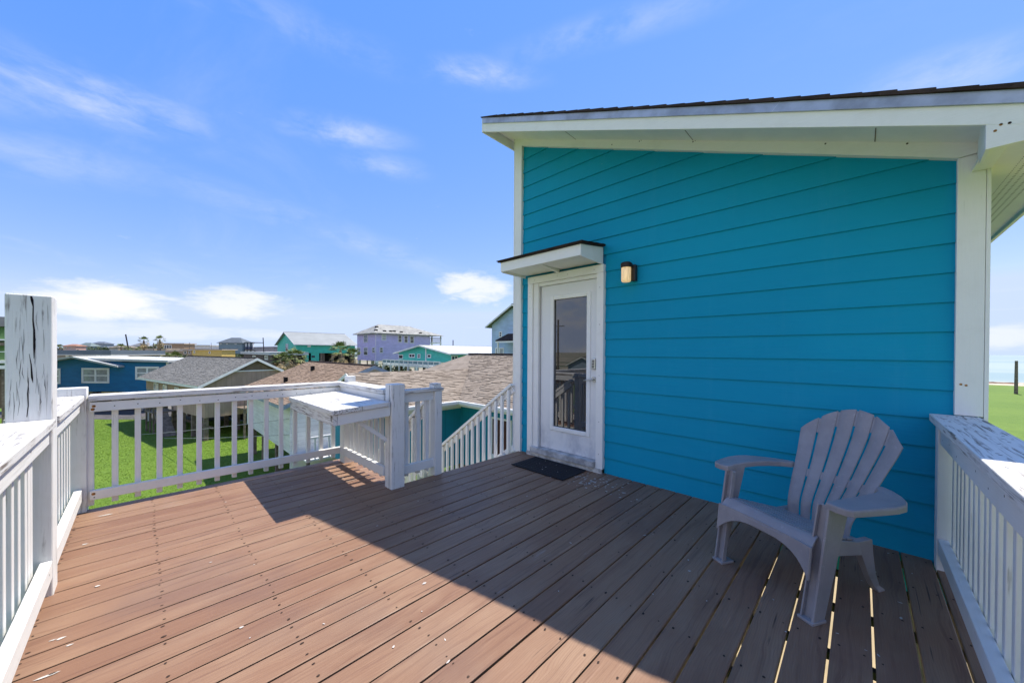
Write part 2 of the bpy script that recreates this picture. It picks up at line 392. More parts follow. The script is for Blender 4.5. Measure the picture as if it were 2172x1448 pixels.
CLOUD_COL = (2.8, 2.8, 2.9)
wt.link(wt.mix(wt.math('MINIMUM', total, .97), cbs.outputs[0], CLOUD_COL), bg.inputs['Color'])

# ------------------------------------------------------------------ ground, beach, sea
g = MB(); xs = [-4000, -600, -120, -60, -20, 20, 60, 200, 4000]; ys = [-4000, -300, -60, -20, 0, 30, 90, 128]
for i in range(len(xs)-1):
    for j in range(len(ys)-1): g.add([(xs[i], ys[j], GZ), (xs[i+1], ys[j], GZ), (xs[i+1], ys[j+1], GZ), (xs[i], ys[j+1], GZ)], [(0, 1, 2, 3)])
g.build('ground', M_GRASS, kind='structure')
MB().add([(-4000, 128, GZ), (4000, 128, GZ), (4000, 166, -5.95), (-4000, 166, -5.95)], [(0, 1, 2, 3)]).build('beach', M_SAND, kind='structure')
MB().add([(-7000, 153, -5.68), (7000, 153, -5.68), (7000, 9000, -5.68), (-7000, 9000, -5.68)], [(0, 1, 2, 3)]).build('sea', M_SEA, kind='structure')
MB().add([(-5.5, 3, GZ+.012), (5, 3, GZ+.012), (5, 16, GZ+.012), (-5.5, 16, GZ+.012)], [(0, 1, 2, 3)]).build('sandy_yard', M_SAND_PALE, kind='structure')
# seaweed wrack lying along the tide line
wr = MB()
for i in range(260):
    x = random.uniform(-40, 80); y = 143+random.gauss(0, 2.2); r = random.uniform(.3, 1.3); z = -5.2-(y-128)*.0197
    k = 6; vs = [(x+r*random.uniform(.5, 1)*math.cos(6.283*j/k)*1.8, y+r*random.uniform(.5, 1)*math.sin(6.283*j/k), z+.02) for j in range(k)]+[(x, y, z+.18*r)]
    wr.add(vs, [(j, (j+1) % k, k) for j in range(k)])
o = wr.build('seaweed', plain('dry_seaweed', (.13, .07, .04), .9, .4, 2), kind='stuff'); o['label'] = 'dry brown seaweed strewn along the beach'; o['category'] = 'seaweed'

# ------------------------------------------------------------------ the deck
WY = 3.47
deck = thing('deck', 'raised wooden deck of reddish brown stained boards', 'deck', (0, 0, 0))
PITCH = .1425
for k in range(-32, 4):
    gx = .049+PITCH*k; gp = random.uniform(.0085, .0105) if k >= -4 else random.uniform(.0065, .0095)
    x0 = gx+gp/2; x1 = gx+PITCH-gp/2; yend = WY+.02 if x0 > -3.29 else 1.80; z = random.uniform(-.0016, .0012)
    m = MB(); n = 9; yy = [-.42+(yend+.42)*i/n for i in range(n+1)]; vs = []
    for i, y in enumerate(yy):
        jl = random.uniform(-.0008, .0008); jr = random.uniform(-.0008, .0008); dz = random.uniform(-.0007, .0007)
        vs += [(x0+jl, y, z-.030), (x1+jr-.001, y, z-.030), (x1+jr, y, z+dz-.0028), (x1+jr-.004, y, z+dz), (x0+jl+.004, y, z+dz), (x0+jl, y, z+dz-.0028)]
    fs = [tuple(range(6))[::-1], tuple(n*6+j for j in range(6))]
    for i in range(n):
        for j in range(6): fs.append((i*6+j, i*6+(j+1) % 6, (i+1)*6+(j+1) % 6, (i+1)*6+j))
    m.add(vs, fs).build('deck_board', M_DECK, deck)
M_JOIST = plain('dark_joist_timber', (.045, .035, .028), .9, .3, 5)
JY = [2.165+.418*i for i in range(-6, 4)]
for y in JY:
    box(-4.5 if y < 1.8 else -3.27, .62, y-.016, y+.016, -.072, -.0385).build('joist', M_JOIST, deck)
box(-4.52, -4.48, -.42, 1.80, -.26, -.040).build('rim_joist', MW['y'], deck)
box(-4.48, -3.3, 1.80, 1.835, -.26, -.004).build('rim_joist', MW['x'], deck)
box(-3.318, -3.282, 1.84, WY-.02, -.26, -.040).build('rim_joist', MW['y'], deck)
for x, y in ((-4.43, -.35), (-4.43, 1.72), (-3.2, 1.72), (-1.5, -.35), (.5, -.35), (-3.2, 3.3)):
    box(x-.07, x+.07, y-.07, y+.07, GZ-.3, -.23).build('deck_post', M_PILE, deck)
nl = MB()
for k in range(-32, 4):
    for y in JY:
        if y > 1.75 and .049+PITCH*k < -3.3: continue
        for dx in (.030, .1125):
            if random.random() < .08: continue
            x = .049+PITCH*k+dx+random.uniform(-.008, .008); yy = y+random.uniform(-.008, .008); r = random.uniform(.0038, .0062)
            el = random.uniform(1, 1.9); vs = [(x+r*math.cos(a*1.0472), yy+r*el*math.sin(a*1.0472), .0016) for a in range(6)]
            nl.add(vs, [tuple(range(6))])
nl.build('nail_heads', M_NAIL, deck, kind='stuff', fix=False)
fl = MB()
def fleck(x, y, r, el=1.0, rot=None):
    n = random.randint(5, 8); a0 = random.uniform(0, 6.28) if rot is None else rot; vs = []
    for j in range(n):
        t = 6.283*j/n; q = r*random.uniform(.55, 1.1); u, v = q*math.cos(t)*el, q*math.sin(t)
        vs.append((x+u*math.cos(a0)-v*math.sin(a0), y+u*math.sin(a0)+v*math.cos(a0), .0026))
    fl.add(vs, [tuple(range(n))])
for i in range(95): fleck(random.gauss(-1.92, .22), random.gauss(3.16, .13), random.uniform(.004, .017))
for i in range(60): fleck(random.uniform(-3.1, .3), random.uniform(1.5, 3.4), random.uniform(.0025, .0065), random.uniform(1, 2.5))
for i in range(26): fleck(random.uniform(-4.3, -.4), random.uniform(-.2, 1.5), random.uniform(.003, .007), random.uniform(1, 2.5))
for px, py, r, el in ((225, 1092, .011, 5.0), (128, 1354, .009, 2.0), (110, 1358, .005, 3.5), (147, 1368, .006, 2.2), (512, 1330, .008, 1.8), (98, 1434, .007, 5.0), (112, 1428, .006, 2.5), (206, 1243, .008, 1.4), (180, 1154, .009, 2), (900, 1237, .009, 1.5), (800, 1115, .006, 1.5)):
    p = at(px, py, 2, 0); fleck(p.x, p.y, r, el, 1.5)
fl.build('paint_flecks', M_FLECK, deck, kind='stuff', fix=False)

# ------------------------------------------------------------------ railings
def nails_on(m, pts, ax, r=.004):
    # small dark screw heads on a board face: ax 'y-' etc gives the facing axis
    for (x, y, z) in pts:
        vs = []
        for a in range(7):
            c, s_ = r*math.cos(a*.8976), r*math.sin(a*.8976)
            vs.append((x+c, y, z+s_) if ax == 'y' else ((x, y+c, z+s_) if ax == 'x' else (x+c, y+s_, z)))
        m.add(vs, [tuple(range(7))])
# the run on the camera's left, along X, with the tall cracked post
rl = thing('deck_railing', 'white railing with a tall cracked post standing up through its cap', 'railing', (-3, -.4, 0))
rl.location = (0, 0, 0)
for a, b in ((-4.44, -3.205), (-3.055, .34)):
    box(a, b, -.50, -.312, .890, .930).build('cap_rail', MWX['x'], rl, .004)
    box(a, b, -.375, -.334, .800, .887).build('top_rail', MW['x'], rl, .003)
    box(a+.0, b, -.366, -.324, .095, .188).build('bottom_rail', MW['x'], rl, .004)
    n = int((b-a)/.128)
    for i in range(n):
        x = a+.09+i*.128
        if x < b-.05: stick(x-.019, x+.019, -.416, -.378, .05, .886).build('baluster', MW['z'], rl, .003)
box(-3.20, -3.06, -.472, -.322, -.02, 1.578).build('tall_post', MWW['z'], rl, .006)
box(-3.335, -3.207, -.455, -.36, .19, .80).build('rail_block', MW['z'], rl, .004)
box(-2.97, -2.90, -.470, -.38, .0, .886).build('inner_post', MW['z'], rl, .004)
box(-4.585, -4.445, -.455, -.300, -.26, .992).build('corner_post', MWW['z'], rl, .005)
cr = MB()
def crack(pts, wd):
    for (a, b), (wa, wb) in zip(zip(pts, pts[1:]), zip(wd, wd[1:])):
        cr.add([(-3.0590, a[0]-wa, a[1]), (-3.0590, a[0]+wa, a[1]), (-3.0590, b[0]+wb, b[1]), (-3.0590, b[0]-wb, b[1])], [(0, 1, 2, 3)])
def pf(px, py): p = at(px, py, 0, -3.06); return (p.y, p.z)
crack([pf(66, 628), pf(68, 636), pf(70.5, 650), pf(70, 680), pf(72.5, 700), pf(73, 735), pf(72, 760)], [.003, .0048, .002, .0024, .0034, .0042, .0008])
crack([pf(62, 750), pf(66, 772), pf(68, 800), pf(70, 812)], [.0006, .002, .0034, .0004])
crack([pf(61, 800), pf(59, 835), pf(60, 860), pf(57, 884)], [.0004, .0024, .0018, .0014])
for i in range(26):
    y0 = random.uniform(20, 100); v0 = random.uniform(640, 850); l = random.uniform(15, 60)
    crack([pf(y0, v0), pf(y0+random.uniform(-3, 3), v0+l*.5), pf(y0+random.uniform(-4, 4), v0+l)], [.0002, random.uniform(.0004, .0011), .0002])
cr.build('paint_cracks', M_CRACK, rl, kind='stuff', fix=False)
sc_ = MB(); nails_on(sc_, [(-3.18, -.3235, .155), (-3.18, -.3235, .125), (-2.96, -.3235, .15), (-4.28, -.3235, .15), (-2.6, -.333, .85), (-3.6, -.333, .84)], 'y', .005)
sc_.build('screw_heads', M_NAIL, rl, kind='stuff', fix=False)

# the far run along Y
rf = thing('deck_railing', 'white railing overlooking the lawn between the cracked post and the corner shelf', 'railing')
box(-4.575, -4.405, -.29, 1.70, .886, .930).build('cap_rail', MWX['y'], rf, .004)
box(-4.462, -4.421, -.285, 1.68, .798, .874).build('top_rail', MW['y'], rf, .003)
box(-4.462, -4.421, -.285, 1.68, .088, .163).build('bottom_rail', MW['y'], rf, .004)
for i in range(15):
    y = -.283+.1335*i; stick(-4.503, -4.4635, y-.019, y+.019, .035, .884).build('baluster', MW['z'], rf, .003)
sc_ = MB(); nails_on(sc_, [(-4.4203, -.26, .845), (-4.4203, -.26, .82), (-4.4203, -.26, .14), (-4.4203, -.26, .11)]+[(-4.4203, -.15+.1335*i, .835+random.uniform(-.012, .012)) for i in range(0, 14)], 'x', .0045)
sc_.build('screw_heads', M_NAIL, rf, kind='stuff', fix=False)
for q in [(-4.4206, -.262, .843), (-4.4206, -.268, .818), (-4.4206, -.264, .138)]:
    ru = MB(); nails_on(ru, [q], 'x', .012); ru.build('rust_stain', M_RUST, rf, fix=False)

# short run along X that carries the shelf, ending in the stout post
rs = thing('deck_railing', 'short white railing behind the folding shelf, ending in a stout square post', 'railing')
box(-4.42, -3.305, 1.622, 1.80, .886, .930).build('cap_rail', MWX['x'], rs, .004)
box(-4.28, -3.305, 1.630, 1.668, .800, .882).build('top_rail', MW['x'], rs, .003)
box(-4.40, -3.305, 1.782, 1.818, .800, .882).build('top_rail', MW['x'], rs, .003)
box(-4.275, -3.29, 1.622, 1.662, .098, .186).build('bottom_rail', MW['x'], rs, .004)
for i in range(8):
    x = -4.19+.1235*i; stick(x-.019, x+.019, 1.665, 1.703, .05, .88).build('baluster', MW['z'], rs, .003)
box(-4.418, -4.282, 1.64, 1.775, -.26, .884).build('corner_post', MW['z'], rs, .004)
box(-4.47, -4.36, 1.71, 1.80, .932, .998).build('post_stub', MWW['x'], rs, .004)
box(-3.285, -3.150, 1.637, 1.772, -.02, .985).build('end_post', MWW['z'], rs, .006)
box(-3.199, -3.1955, 1.6355, 1.64, 0, .98).build('post_joint', M_CRACK, rs)
# panel along Y beside the stair head
rp = thing('deck_railing', 'narrow white railing panel of three balusters beside the top of the stairs', 'railing')
box(-3.300, -3.185, 1.776, 2.245, .886, .917).build('cap_rail', MWX['y'], rp, .003)
box(-3.255, -3.215, 1.776, 2.14, .792, .883).build('top_rail', MW['y'], rp, .003)
box(-3.252, -3.208, 1.776, 2.16, .090, .176).build('bottom_rail', MW['y'], rp, .004)
for y in (1.855, 1.985, 2.09): stick(-3.296, -3.258, y-.019, y+.019, .05, .884).build('baluster', MW['z'], rp, .003)
box(-3.275, -3.19, 2.142, 2.228, 0.0, .884).build('end_post', MW['z'], rp, .005)
box(-3.285, -3.20, 2.13, 2.222, .919, .962).build('post_stub', MWW['x'], rp, .004)

# the run on the right along Y, by the house corner
rr = thing('deck_railing', 'white railing with a broad nail-studded cap butting the teal wall', 'railing')
box(.308, .506, -.30, 3.448, .886, .930).build('cap_rail', MWX['y'], rr, .004)
box(.345, .386, -.30, 3.35, .758, .884).build('top_rail', MW['y'], rr, .003)
box(.340, .384, -.30, 3.352, .098, .190).build('bottom_rail', MW['y'], rr, .004)
box(.335, .44, 3.356, 3.446, -.02, .884).build('end_post', MW['z'], rr, .004)
y = 3.27
while y > -.2:
    stick(.3865, .4245, y-.019, y+.019, .05, .883).build('baluster', MW['z'], rr, .003); y -= .105
sc_ = MB(); kn = [(.33+random.random()*.16, 1.5+random.random()*1.9, .9305) for i in range(34)]
nails_on(sc_, kn, 'z', .006); nails_on(sc_, [(.3447, 2.0+i*.21, .82+random.uniform(-.03, .03)) for i in range(7)], 'x', .005)
sc_.build('nail_heads', M_NAIL, rr, kind='stuff', fix=False)

# ------------------------------------------------------------------ folding shelf on the short railing
sh = thing('wooden_shelf', 'weathered white two-plank shelf hung on the corner railing with a flat brace', 'shelf')
def shelf_z(y): return .828-(1.622-y)*.052
for y0, y1 in ((1.105, 1.358), (1.363, 1.619)):
    m = MB(); p = [(y0, shelf_z(y0)), (y1, shelf_z(y1)), (y1, shelf_z(y1)-.040), (y0, shelf_z(y0)-.040)]
    m.prism([(-4.40, a, b) for a, b in p], (1.25, 0, 0)).build('plank', MWX['x'], sh, .004)
box(-4.395, -3.165, 1.118, 1.156, .668, .758).build('front_apron', MWX['x'], sh, .003)
MB().prism([(-3.205, 1.158, .668), (-3.205, 1.632, .692), (-3.205, 1.632, .784), (-3.205, 1.158, .760)], (.036, 0, 0)).build('side_apron', MW['y'], sh, .003)
MB().prism([(-4.39, 1.158, .668), (-4.39, 1.618, .692), (-4.39, 1.618, .784), (-4.39, 1.158, .760)], (.036, 0, 0)).build('side_apron', MW['y'], sh, .003)
MB().bar((-3.252, 1.345, .680), (-3.252, 1.640, .448), .036, .014, (1, 0, 0)).build('brace', MW['y'], sh, .002)
rot = MB()
for i in range(14):
    x = -3.18-random.random()*.05; zz = .70+random.random()*.05
    rot.add([(x, 1.1165, zz), (x+.008, 1.1165, zz+random.uniform(-.004, .004)), (x+.006, 1.1165, zz+.012), (x-.002, 1.1165, zz+.01)], [(0, 1, 2, 3)])
rot.build('rotten_corner', M_CRACK, sh, fix=False)

# ------------------------------------------------------------------ stairs down past the house corner
st = thing('wooden_stairs', 'wooden stairs dropping from the deck edge past the house corner', 'stairs')
SLOPE = .693
for i in range(11):
    z = -.19*(i+1); x = -3.32-.274*i
    box(x-.295, x-.005, 2.31, 3.36, z-.038, z).build('tread', M_DECK, st, .003)
for y in (2.27, 3.36):
    MB().bar((-3.32, y, -.15), (-3.32-3.1, y, -.15-3.1*SLOPE), .038, .26).build('stringer', MW['x'], st)
box(-7.6, -6.3, 2.25, 3.4, -2.32, -2.27).build('landing', M_DECK, st)
for x in (-7.5, -6.4):
    for y in (2.3, 3.33): box(x-.05, x+.05, y-.05, y+.05, GZ-.2, -2.33).build('landing_post', M_PILE, st)
def stair_rail(y, label, n0, top):
    t = thing('stair_railing', label, 'railing')
    x0, x1 = top, -6.3; zr = lambda x: .905+(x+3.275)*SLOPE
    MB().bar((x0, y, zr(x0)-.02), (x1, y, zr(x1)-.02), .09, .036).build('hand_rail', MWC, t, .003)
    MB().bar((x0, y+.02, zr(x0)-.085), (x1, y+.02, zr(x1)-.085), .036, .075).build('top_rail', MWC, t, .003)
    MB().bar((x0, y+.02, zr(x0)-.86), (x1, y+.02, zr(x1)-.86), .036, .08).build('bottom_rail', MWC, t, .003)
    i = 0
    while True:
        x = x0-.06-.1235*i
        if x < x1+.05: break
        stick(x-.018, x+.018, y-.036, y, zr(x)-.88, zr(x)-.05).build('baluster', MWZ, t, .002); i += 1
    box(x1-.09, x1, y-.045, y+.045, zr(x1)-1.1, zr(x1)).build('newel_post', MWZ, t, .004)
stair_rail(3.42, 'white sloping stair railing running down from the teal house corner', 0, -3.30)
stair_rail(2.235, 'white sloping stair railing running down behind the narrow railing panel', 0, -3.32)

# ------------------------------------------------------------------ the house
hs = thing('beach_house', 'bright teal lap-sided house with white trim and a sloping dark shingle roof', 'house')
HB = 7.4                                           # back wall
zf = lambda x: 3.972-(x+3.183)*.4135               # underside of the frieze
core = MB()
def wallpoly(x0, x1, z0, inset=0): return [(x0, z0), (x1, z0), (x1, zf(x1)+.10), (x0, zf(x0)+.10)]
def yw(poly, y, d): return MB().prism([(a, y, b) for a, b in poly], (0, d, 0))
M_TEALFLAT = lap('teal_lap_far', (.008, .215, .42), .18)
# front wall behind the planks is built round the door opening
yw(wallpoly(-3.295, -2.99, -.3), 3.502, .10).build('wall', M_TEALFLAT, hs)
yw(wallpoly(-2.99, -2.05, 2.15), 3.502, .10).build('wall', M_TEALFLAT, hs)
yw(wallpoly(-2.05, .505, -.3), 3.502, .10).build('wall', M_TEALFLAT, hs)
yw(wallpoly(-3.295, .505, -.3), HB, .10).build('wall', M_TEALFLAT, hs)
box(-3.295, -3.195, 3.603, HB-.001, -.3, zf(-3.195)+.09).build('wall', M_TEALFLAT, hs)
box(.405, .505, 3.603, HB-.001, -.3, zf(.505)+.09).build('wall', M_TEALFLAT, hs)
box(-3.295, .505, 3.62, HB+.1, -.36, -.302).build('floor', M_PILE, hs)
box(-3.19, .40, 4.4, 4.42, -.30, 2.3).build('inner_wall', M_DARK, hs)
for x in (-3.1, -1.3, .35):
    for y in (3.7, 5.5, 7.2): box(x-.12, x+.12, y-.12, y+.12, GZ-.3, -.362).build('pile', M_PILE, hs)
# lap siding planks
EXPO = .182; z = -.196
while z < 4.0:
    z0, z1 = z, z+EXPO+.02
    for (xa, xb) in (((-3.196, -3.066), (-1.984, .414)) if z1 < 2.40 else ((-3.196, .414),)):
        if z0 < -.15 and xa == -3.196: pass
        pl = clip([(xa, max(z0, -.06)), (xb, max(z0, -.06)), (xb, z1), (xa, z1)], .4135, 1, zf(0)+.02)
        if len(pl) < 3: continue
        fy = lambda q: 3.482+(q-z0)*.070
        fr = [(a, fy(b), b) for a, b in pl]; n = len(fr)
        vs = fr+[(a, 3.5015, b) for a, b in pl]
        MB().add(vs, [tuple(range(n)), tuple(range(n, 2*n))[::-1]]+[(i, (i+1) % n, n+(i+1) % n, n+i) for i in range(n)]).build('siding_plank', M_TEAL, hs)
    z += EXPO
# corner boards, frieze
yw([(-3.312, -.05), (-3.194, -.05), (-3.194, zf(-3.194)+.098), (-3.312, zf(-3.312)+.098)], 3.450, .05).build('corner_board', MWZ, hs, .003)
box(-3.330, -3.3135, 3.450, 3.58, -.05, 4.1).build('corner_board', MWZ, hs, .002)
yw([(.409, .932), (.517, .932), (.517, zf(.517)+.049), (.409, zf(.409)-.001)], 3.450, .05).build('corner_board', MWZ, hs, .003)
box(.5185, .5355, 3.450, 3.58, -.3, 2.42).build('corner_board', MWZ, hs, .002)
yw([(-3.193, zf(-3.193)+.001), (.408, zf(.408)+.001), (.517, zf(.517)+.052), (.517, zf(.517)+.104), (-3.312, zf(-3.312)+.106), (-3.312, zf(-3.312)+.102), (-3.193, zf(-3.193)+.102)], 3.446, .055).build('frieze_board', MWC, hs, .002)
# roof: overhangs the wall by half a metre
zt = lambda x: 4.236-(x+3.445)*.41
RX0, RX1, FY = -3.42, .80, 2.98
def rake(y, d, za, zb, xa=None, xb=None):
    xa = RX0 if xa is None else xa; xb = RX1 if xb is None else xb
    return MB().prism([(x, y, zt(x)+q) for x, q in ((xa, za), (xb, za), (xb, zb), (xa, zb))], (0, d, 0))
deckp = rake(FY+.03, HB+.3-FY, -.048, -.030).build('roof', M_FARTRIM, hs)
rake(FY, .024, -.180, -.072).build('fascia_board', MWC, hs, .002)
rake(FY-.012, .0115, -.080, -.014).build('drip_edge', M_FLASH, hs, .001)
jn = MB()
for x in (-2.85, -.45): jn.prism([(x, FY-.0135, zt(x)-.078), (x+.004, FY-.0135, zt(x)-.078), (x+.06, FY-.0135, zt(x)-.016), (x+.056, FY-.0135, zt(x)-.016)], (0, .001, 0))
jn.build('flashing_joints', M_STEEL, hs, kind='stuff')
for i in range(34):
    xa = RX0-.025+i*.1425; xb = min(xa+.30, RX1+.02); ov = random.uniform(-.004, .006)
    if xa+.145 > RX1-.02: break
    MB().prism([(xa+.145, FY-.024+ov, zt(xa+.145)-.012), (xb, FY-.024+ov, zt(xb)-.014), (xb, FY-.024+ov, zt(xb)+.014), (xa, FY-.024+ov, zt(xa)-.002), (xa, FY-.024+ov, zt(xa)-.012)], (0, HB+.32-FY, 0)).build('shingle_course', M_SH_DARK, deckp)
# high end fascia, soffits
box(RX0-.021, RX0-.001, FY, HB+.2, zt(RX0)-.182, zt(RX0)-.012).build('fascia_board', MWC, hs, .002)
rake(FY+.0245, 3.4455-FY-.0245, -.075, -.060, RX0, .50).build('soffit', M_TRIM, hs)
rake(3.452, HB-3.46, -.075, -.060, RX0, -3.335).build('soffit', M_TRIM, hs)
rake(3.14, .07, -.0765, -.0755, -2.3, .42).build('soffit_vent', M_VENT, hs)
for x in (-2.35, -1.1, .05):
    MB().prism([(x, FY+.03, zt(x)-.0772), (x+.005, FY+.03, zt(x+.005)-.0772), (x+.005, FY+.03, zt(x+.005)-.0752), (x, FY+.03, zt(x)-.0752)], (0, 3.44-FY-.03, 0)).build('soffit_seam', M_PILE, hs)
# low eave with its boxed return
box(.4605, .536, FY+.022, 3.4455, 2.385, 2.40).build('eave_soffit', M_TRIM, hs)
ZR = 2.338
box(.442, RX1, FY+.001, FY+.020, ZR, 2.478).build('eave_return', MWC, hs, .002)
MB().add([(.442, FY+.021, ZR), (.460, FY+.021, ZR), (.500, 3.446, 2.40), (.482, 3.446, 2.40), (.442, FY+.021, 2.56), (.460, FY+.021, 2.56), (.500, 3.446, 2.56), (.482, 3.446, 2.56)],
         [(0, 3, 2, 1), (4, 5, 6, 7), (0, 1, 5, 4), (1, 2, 6, 5), (2, 3, 7, 6), (3, 0, 4, 7)]).build('eave_return', MWC, hs, .002)
MB().prism([(.537, FY+.022, ZR+.06), (RX1, FY+.022, ZR-.018), (RX1, FY+.022, ZR-.004), (.537, FY+.022, ZR+.074)], (0, HB-FY, 0)).build('eave_soffit', M_TRIM, hs)
MB().prism([(.62, FY+.03, ZR+.0338), (.73, FY+.03, ZR+.0013), (.73, FY+.03, ZR+.0023), (.62, FY+.03, ZR+.0348)], (0, HB-FY-.1, 0)).build('soffit_vent', M_VENT, hs)
box(RX1+.001, RX1+.022, FY, HB, ZR-.045, zt(RX1)-.02).build('fascia_board', MWC, hs, .002)
for q in [(.488, 2.9800, 2.444), (.514, 2.9800, 2.441), (.471, 2.9800, 2.42), (.452, 3.4485, 1.115), (.432, 3.4485, 1.12)]:
    ru = MB(); nails_on(ru, [q], 'y', .0065); ru.build('rust_stain', M_RUST, hs, fix=False)
fn_ = MB(); nails_on(fn_, [(x, 3.4455, zf(x)+.05+random.uniform(-.02, .05)) for x in (-1.9, -1.6, -1.58, -1.1, -1.08, -.2, .2)], 'y', .006); fn_.build('nail_heads', M_NAIL, hs, kind='stuff', fix=False)

# door
dr = box(-2.885, -2.705, 3.498, 3.545, .118, 2.112)
dr.box(-2.200, -2.080, 3.498, 3.545, .118, 2.112).box(-2.705, -2.200, 3.498, 3.545, .118, .382).box(-2.705, -2.200, 3.498, 3.545, 1.950, 2.112)
door = dr.build('door', M_DOOR, hs)
box(-2.69, -2.215, 3.515, 3.525, .39, 1.94).build('glass_pane', M_DOORGLASS, door)
for a in ((-2.735, -2.685, .352, 1.98), (-2.22, -2.17, .352, 1.98)): box(a[0], a[1], 3.486, 3.512, a[2], a[3]).build('glass_bead', M_TRIM, door, .006)
for a in ((-2.684, -2.221, .352, .40), (-2.684, -2.221, 1.932, 1.98)): box(a[0], a[1], 3.4865, 3.5115, a[2], a[3]).build('glass_bead', M_TRIM, door, .006)
kp = MB().box(-2.146, -2.096, 3.470, 3.497, 1.11, 1.235).build('keypad', M_STEEL, door, .010)
kk = MB()
for i in range(5): kk.box(-2.135, -2.107, 3.467, 3.4695, 1.130+.018*i, 1.141+.018*i)
kk.build('keypad_buttons', M_BLACK, door, kind='stuff')
MB().tube([(-2.118, 3.497, 1.0), (-2.118, 3.475, 1.0)], .030, 20).build('handle_rose', M_STEEL, door, smooth=False)
MB().tube([(-2.118, 3.475, 1.0), (-2.118, 3.448, 1.0), (-2.135, 3.44, .999), (-2.18, 3.442, .992), (-2.225, 3.447, .985)], [.010, .010, .010, .009, .007], 12).build('handle', M_STEEL, door, smooth=True)
# door surround
box(-3.066, -2.985, 3.444, 3.5, -.01, 2.158).build('door_casing', MWZ, hs, .003)
box(-2.069, -1.986, 3.444, 3.5, -.01, 2.158).build('door_casing', MWZ, hs, .003)
box(-3.066, -1.986, 3.442, 3.5, 2.159, 2.245).build('door_casing', MWC, hs, .003)
box(-2.984, -2.902, 3.460, 3.56, .10, 2.157).build('door_jamb', MWZ, hs, .002)
box(-2.078, -2.0695, 3.462, 3.56, .10, 2.157).build('door_jamb', MWZ, hs, .002)
box(-2.9015, -2.0785, 3.47, 3.56, 2.116, 2.157).build('door_jamb', MWC, hs, .002)
box(-2.984, -2.0695, 3.405, 3.56, .048, .114).build('door_sill', plain('worn_grey_sill', (.42, .42, .42), .6, .35, 9), hs, .004)
box(-3.066, -1.986, 3.43, 3.4985, -.004, .046).build('sill_plate', plain('worn_pale_sill', (.50, .50, .48), .65, .35, 12), hs, .003)
sc_ = MB(); nails_on(sc_, [(-2.03, 3.4435, q) for q in (.2, .55, 1.05, 1.6, 2.0)]+[(-3.03, 3.4435, q) for q in (1.85, 2.0, 2.05)]+[(q, 3.4415, 2.2) for q in (-2.95, -2.6, -2.45, -2.1)], 'y', .004)
sc_.build('screw_heads', M_NAIL, hs, kind='stuff', fix=False)
# little roof over the door
aw = MB().prism([(-3.175, 3.012, 2.376), (-3.175, 3.012, 2.392), (-3.175, 3.47, 2.452), (-3.175, 3.47, 2.436)], (1.195, 0, 0)).build('door_canopy', M_SH_DARK, hs)
for i in range(4):
    ya = 3.0+.13*i; za = 2.390+(ya-3.012)*.131
    MB().prism([(-3.185, ya, za), (-3.185, ya, za+.009), (-3.185, min(ya+.2, 3.468), za+(min(ya+.2, 3.468)-ya)*.131+.004), (-3.185, min(ya+.2, 3.468), za+(min(ya+.2, 3.468)-ya)*.131)], (1.215, 0, 0)).build('shingle_course', M_SH_DARK, aw)
box(-3.145, -2.005, 3.035, 3.056, 2.262, 2.374).build('canopy_fascia', MWC, aw, .003)
MB().prism([(-2.026, 3.057, 2.255), (-2.026, 3.47, 2.247), (-2.026, 3.47, 2.432), (-2.026, 3.057, 2.378)], (.020, 0, 0)).build('canopy_side', MWC, aw, .002)
MB().prism([(-3.144, 3.057, 2.255), (-3.144, 3.47, 2.247), (-3.144, 3.47, 2.432), (-3.144, 3.057, 2.378)], (.020, 0, 0)).build('canopy_side', MWC, aw, .002)
box(-3.123, -2.027, 3.057, 3.469, 2.276, 2.288).build('canopy_soffit', M_TRIM, aw)
MB().prism([(-2.60, 3.10, 2.275), (-2.60, 3.44, 2.275), (-2.60, 3.44, 2.235)], (.035, 0, 0)).build('canopy_bracket', M_TRIM, aw, .002)

# wall lamp
lp = thing('wall_lamp', 'small lit jar lamp with black cap beside the door canopy', 'lamp')
def lathe(cx, cy, prof, n=20):
    m = MB(); vs = [(cx+r*math.cos(6.2832*j/n), cy+r*math.sin(6.2832*j/n), z) for r, z in prof for j in range(n)]
    fs = [(i*n+j, i*n+(j+1) % n, (i+1)*n+(j+1) % n, (i+1)*n+j) for i in range(len(prof)-1) for j in range(n)]
    fs += [tuple(range(n))[::-1], tuple((len(prof)-1)*n+j for j in range(n))]
    return m.add(vs, fs)
box(-1.668, -1.622, 3.425, 3.475, 2.016, 2.178).build('back_plate', M_BLACK, lp, .004)
box(-1.69, -1.65, 3.40, 3.43, 2.150, 2.192).build('arm', M_BLACK, lp, .004)
lathe(-1.702, 3.392, [(.052, 2.150), (.054, 2.155), (.054, 2.190), (.046, 2.200), (.010, 2.203)]).build('cap', plain('dark_bronze', (.03, .018, .014), .45, .2, 20), lp, smooth=False)
lathe(-1.702, 3.392, [(.020, 2.004), (.040, 2.008), (.047, 2.022), (.047, 2.149), (.044, 2.150)]).build('jar', M_LAMP, lp, smooth=True)
lathe(-1.702, 3.392, [(.004, 2.060), (.020, 2.075), (.024, 2.10), (.016, 2.13), (.010, 2.148)], 12).build('bulb', M_BULB, lp, smooth=True)

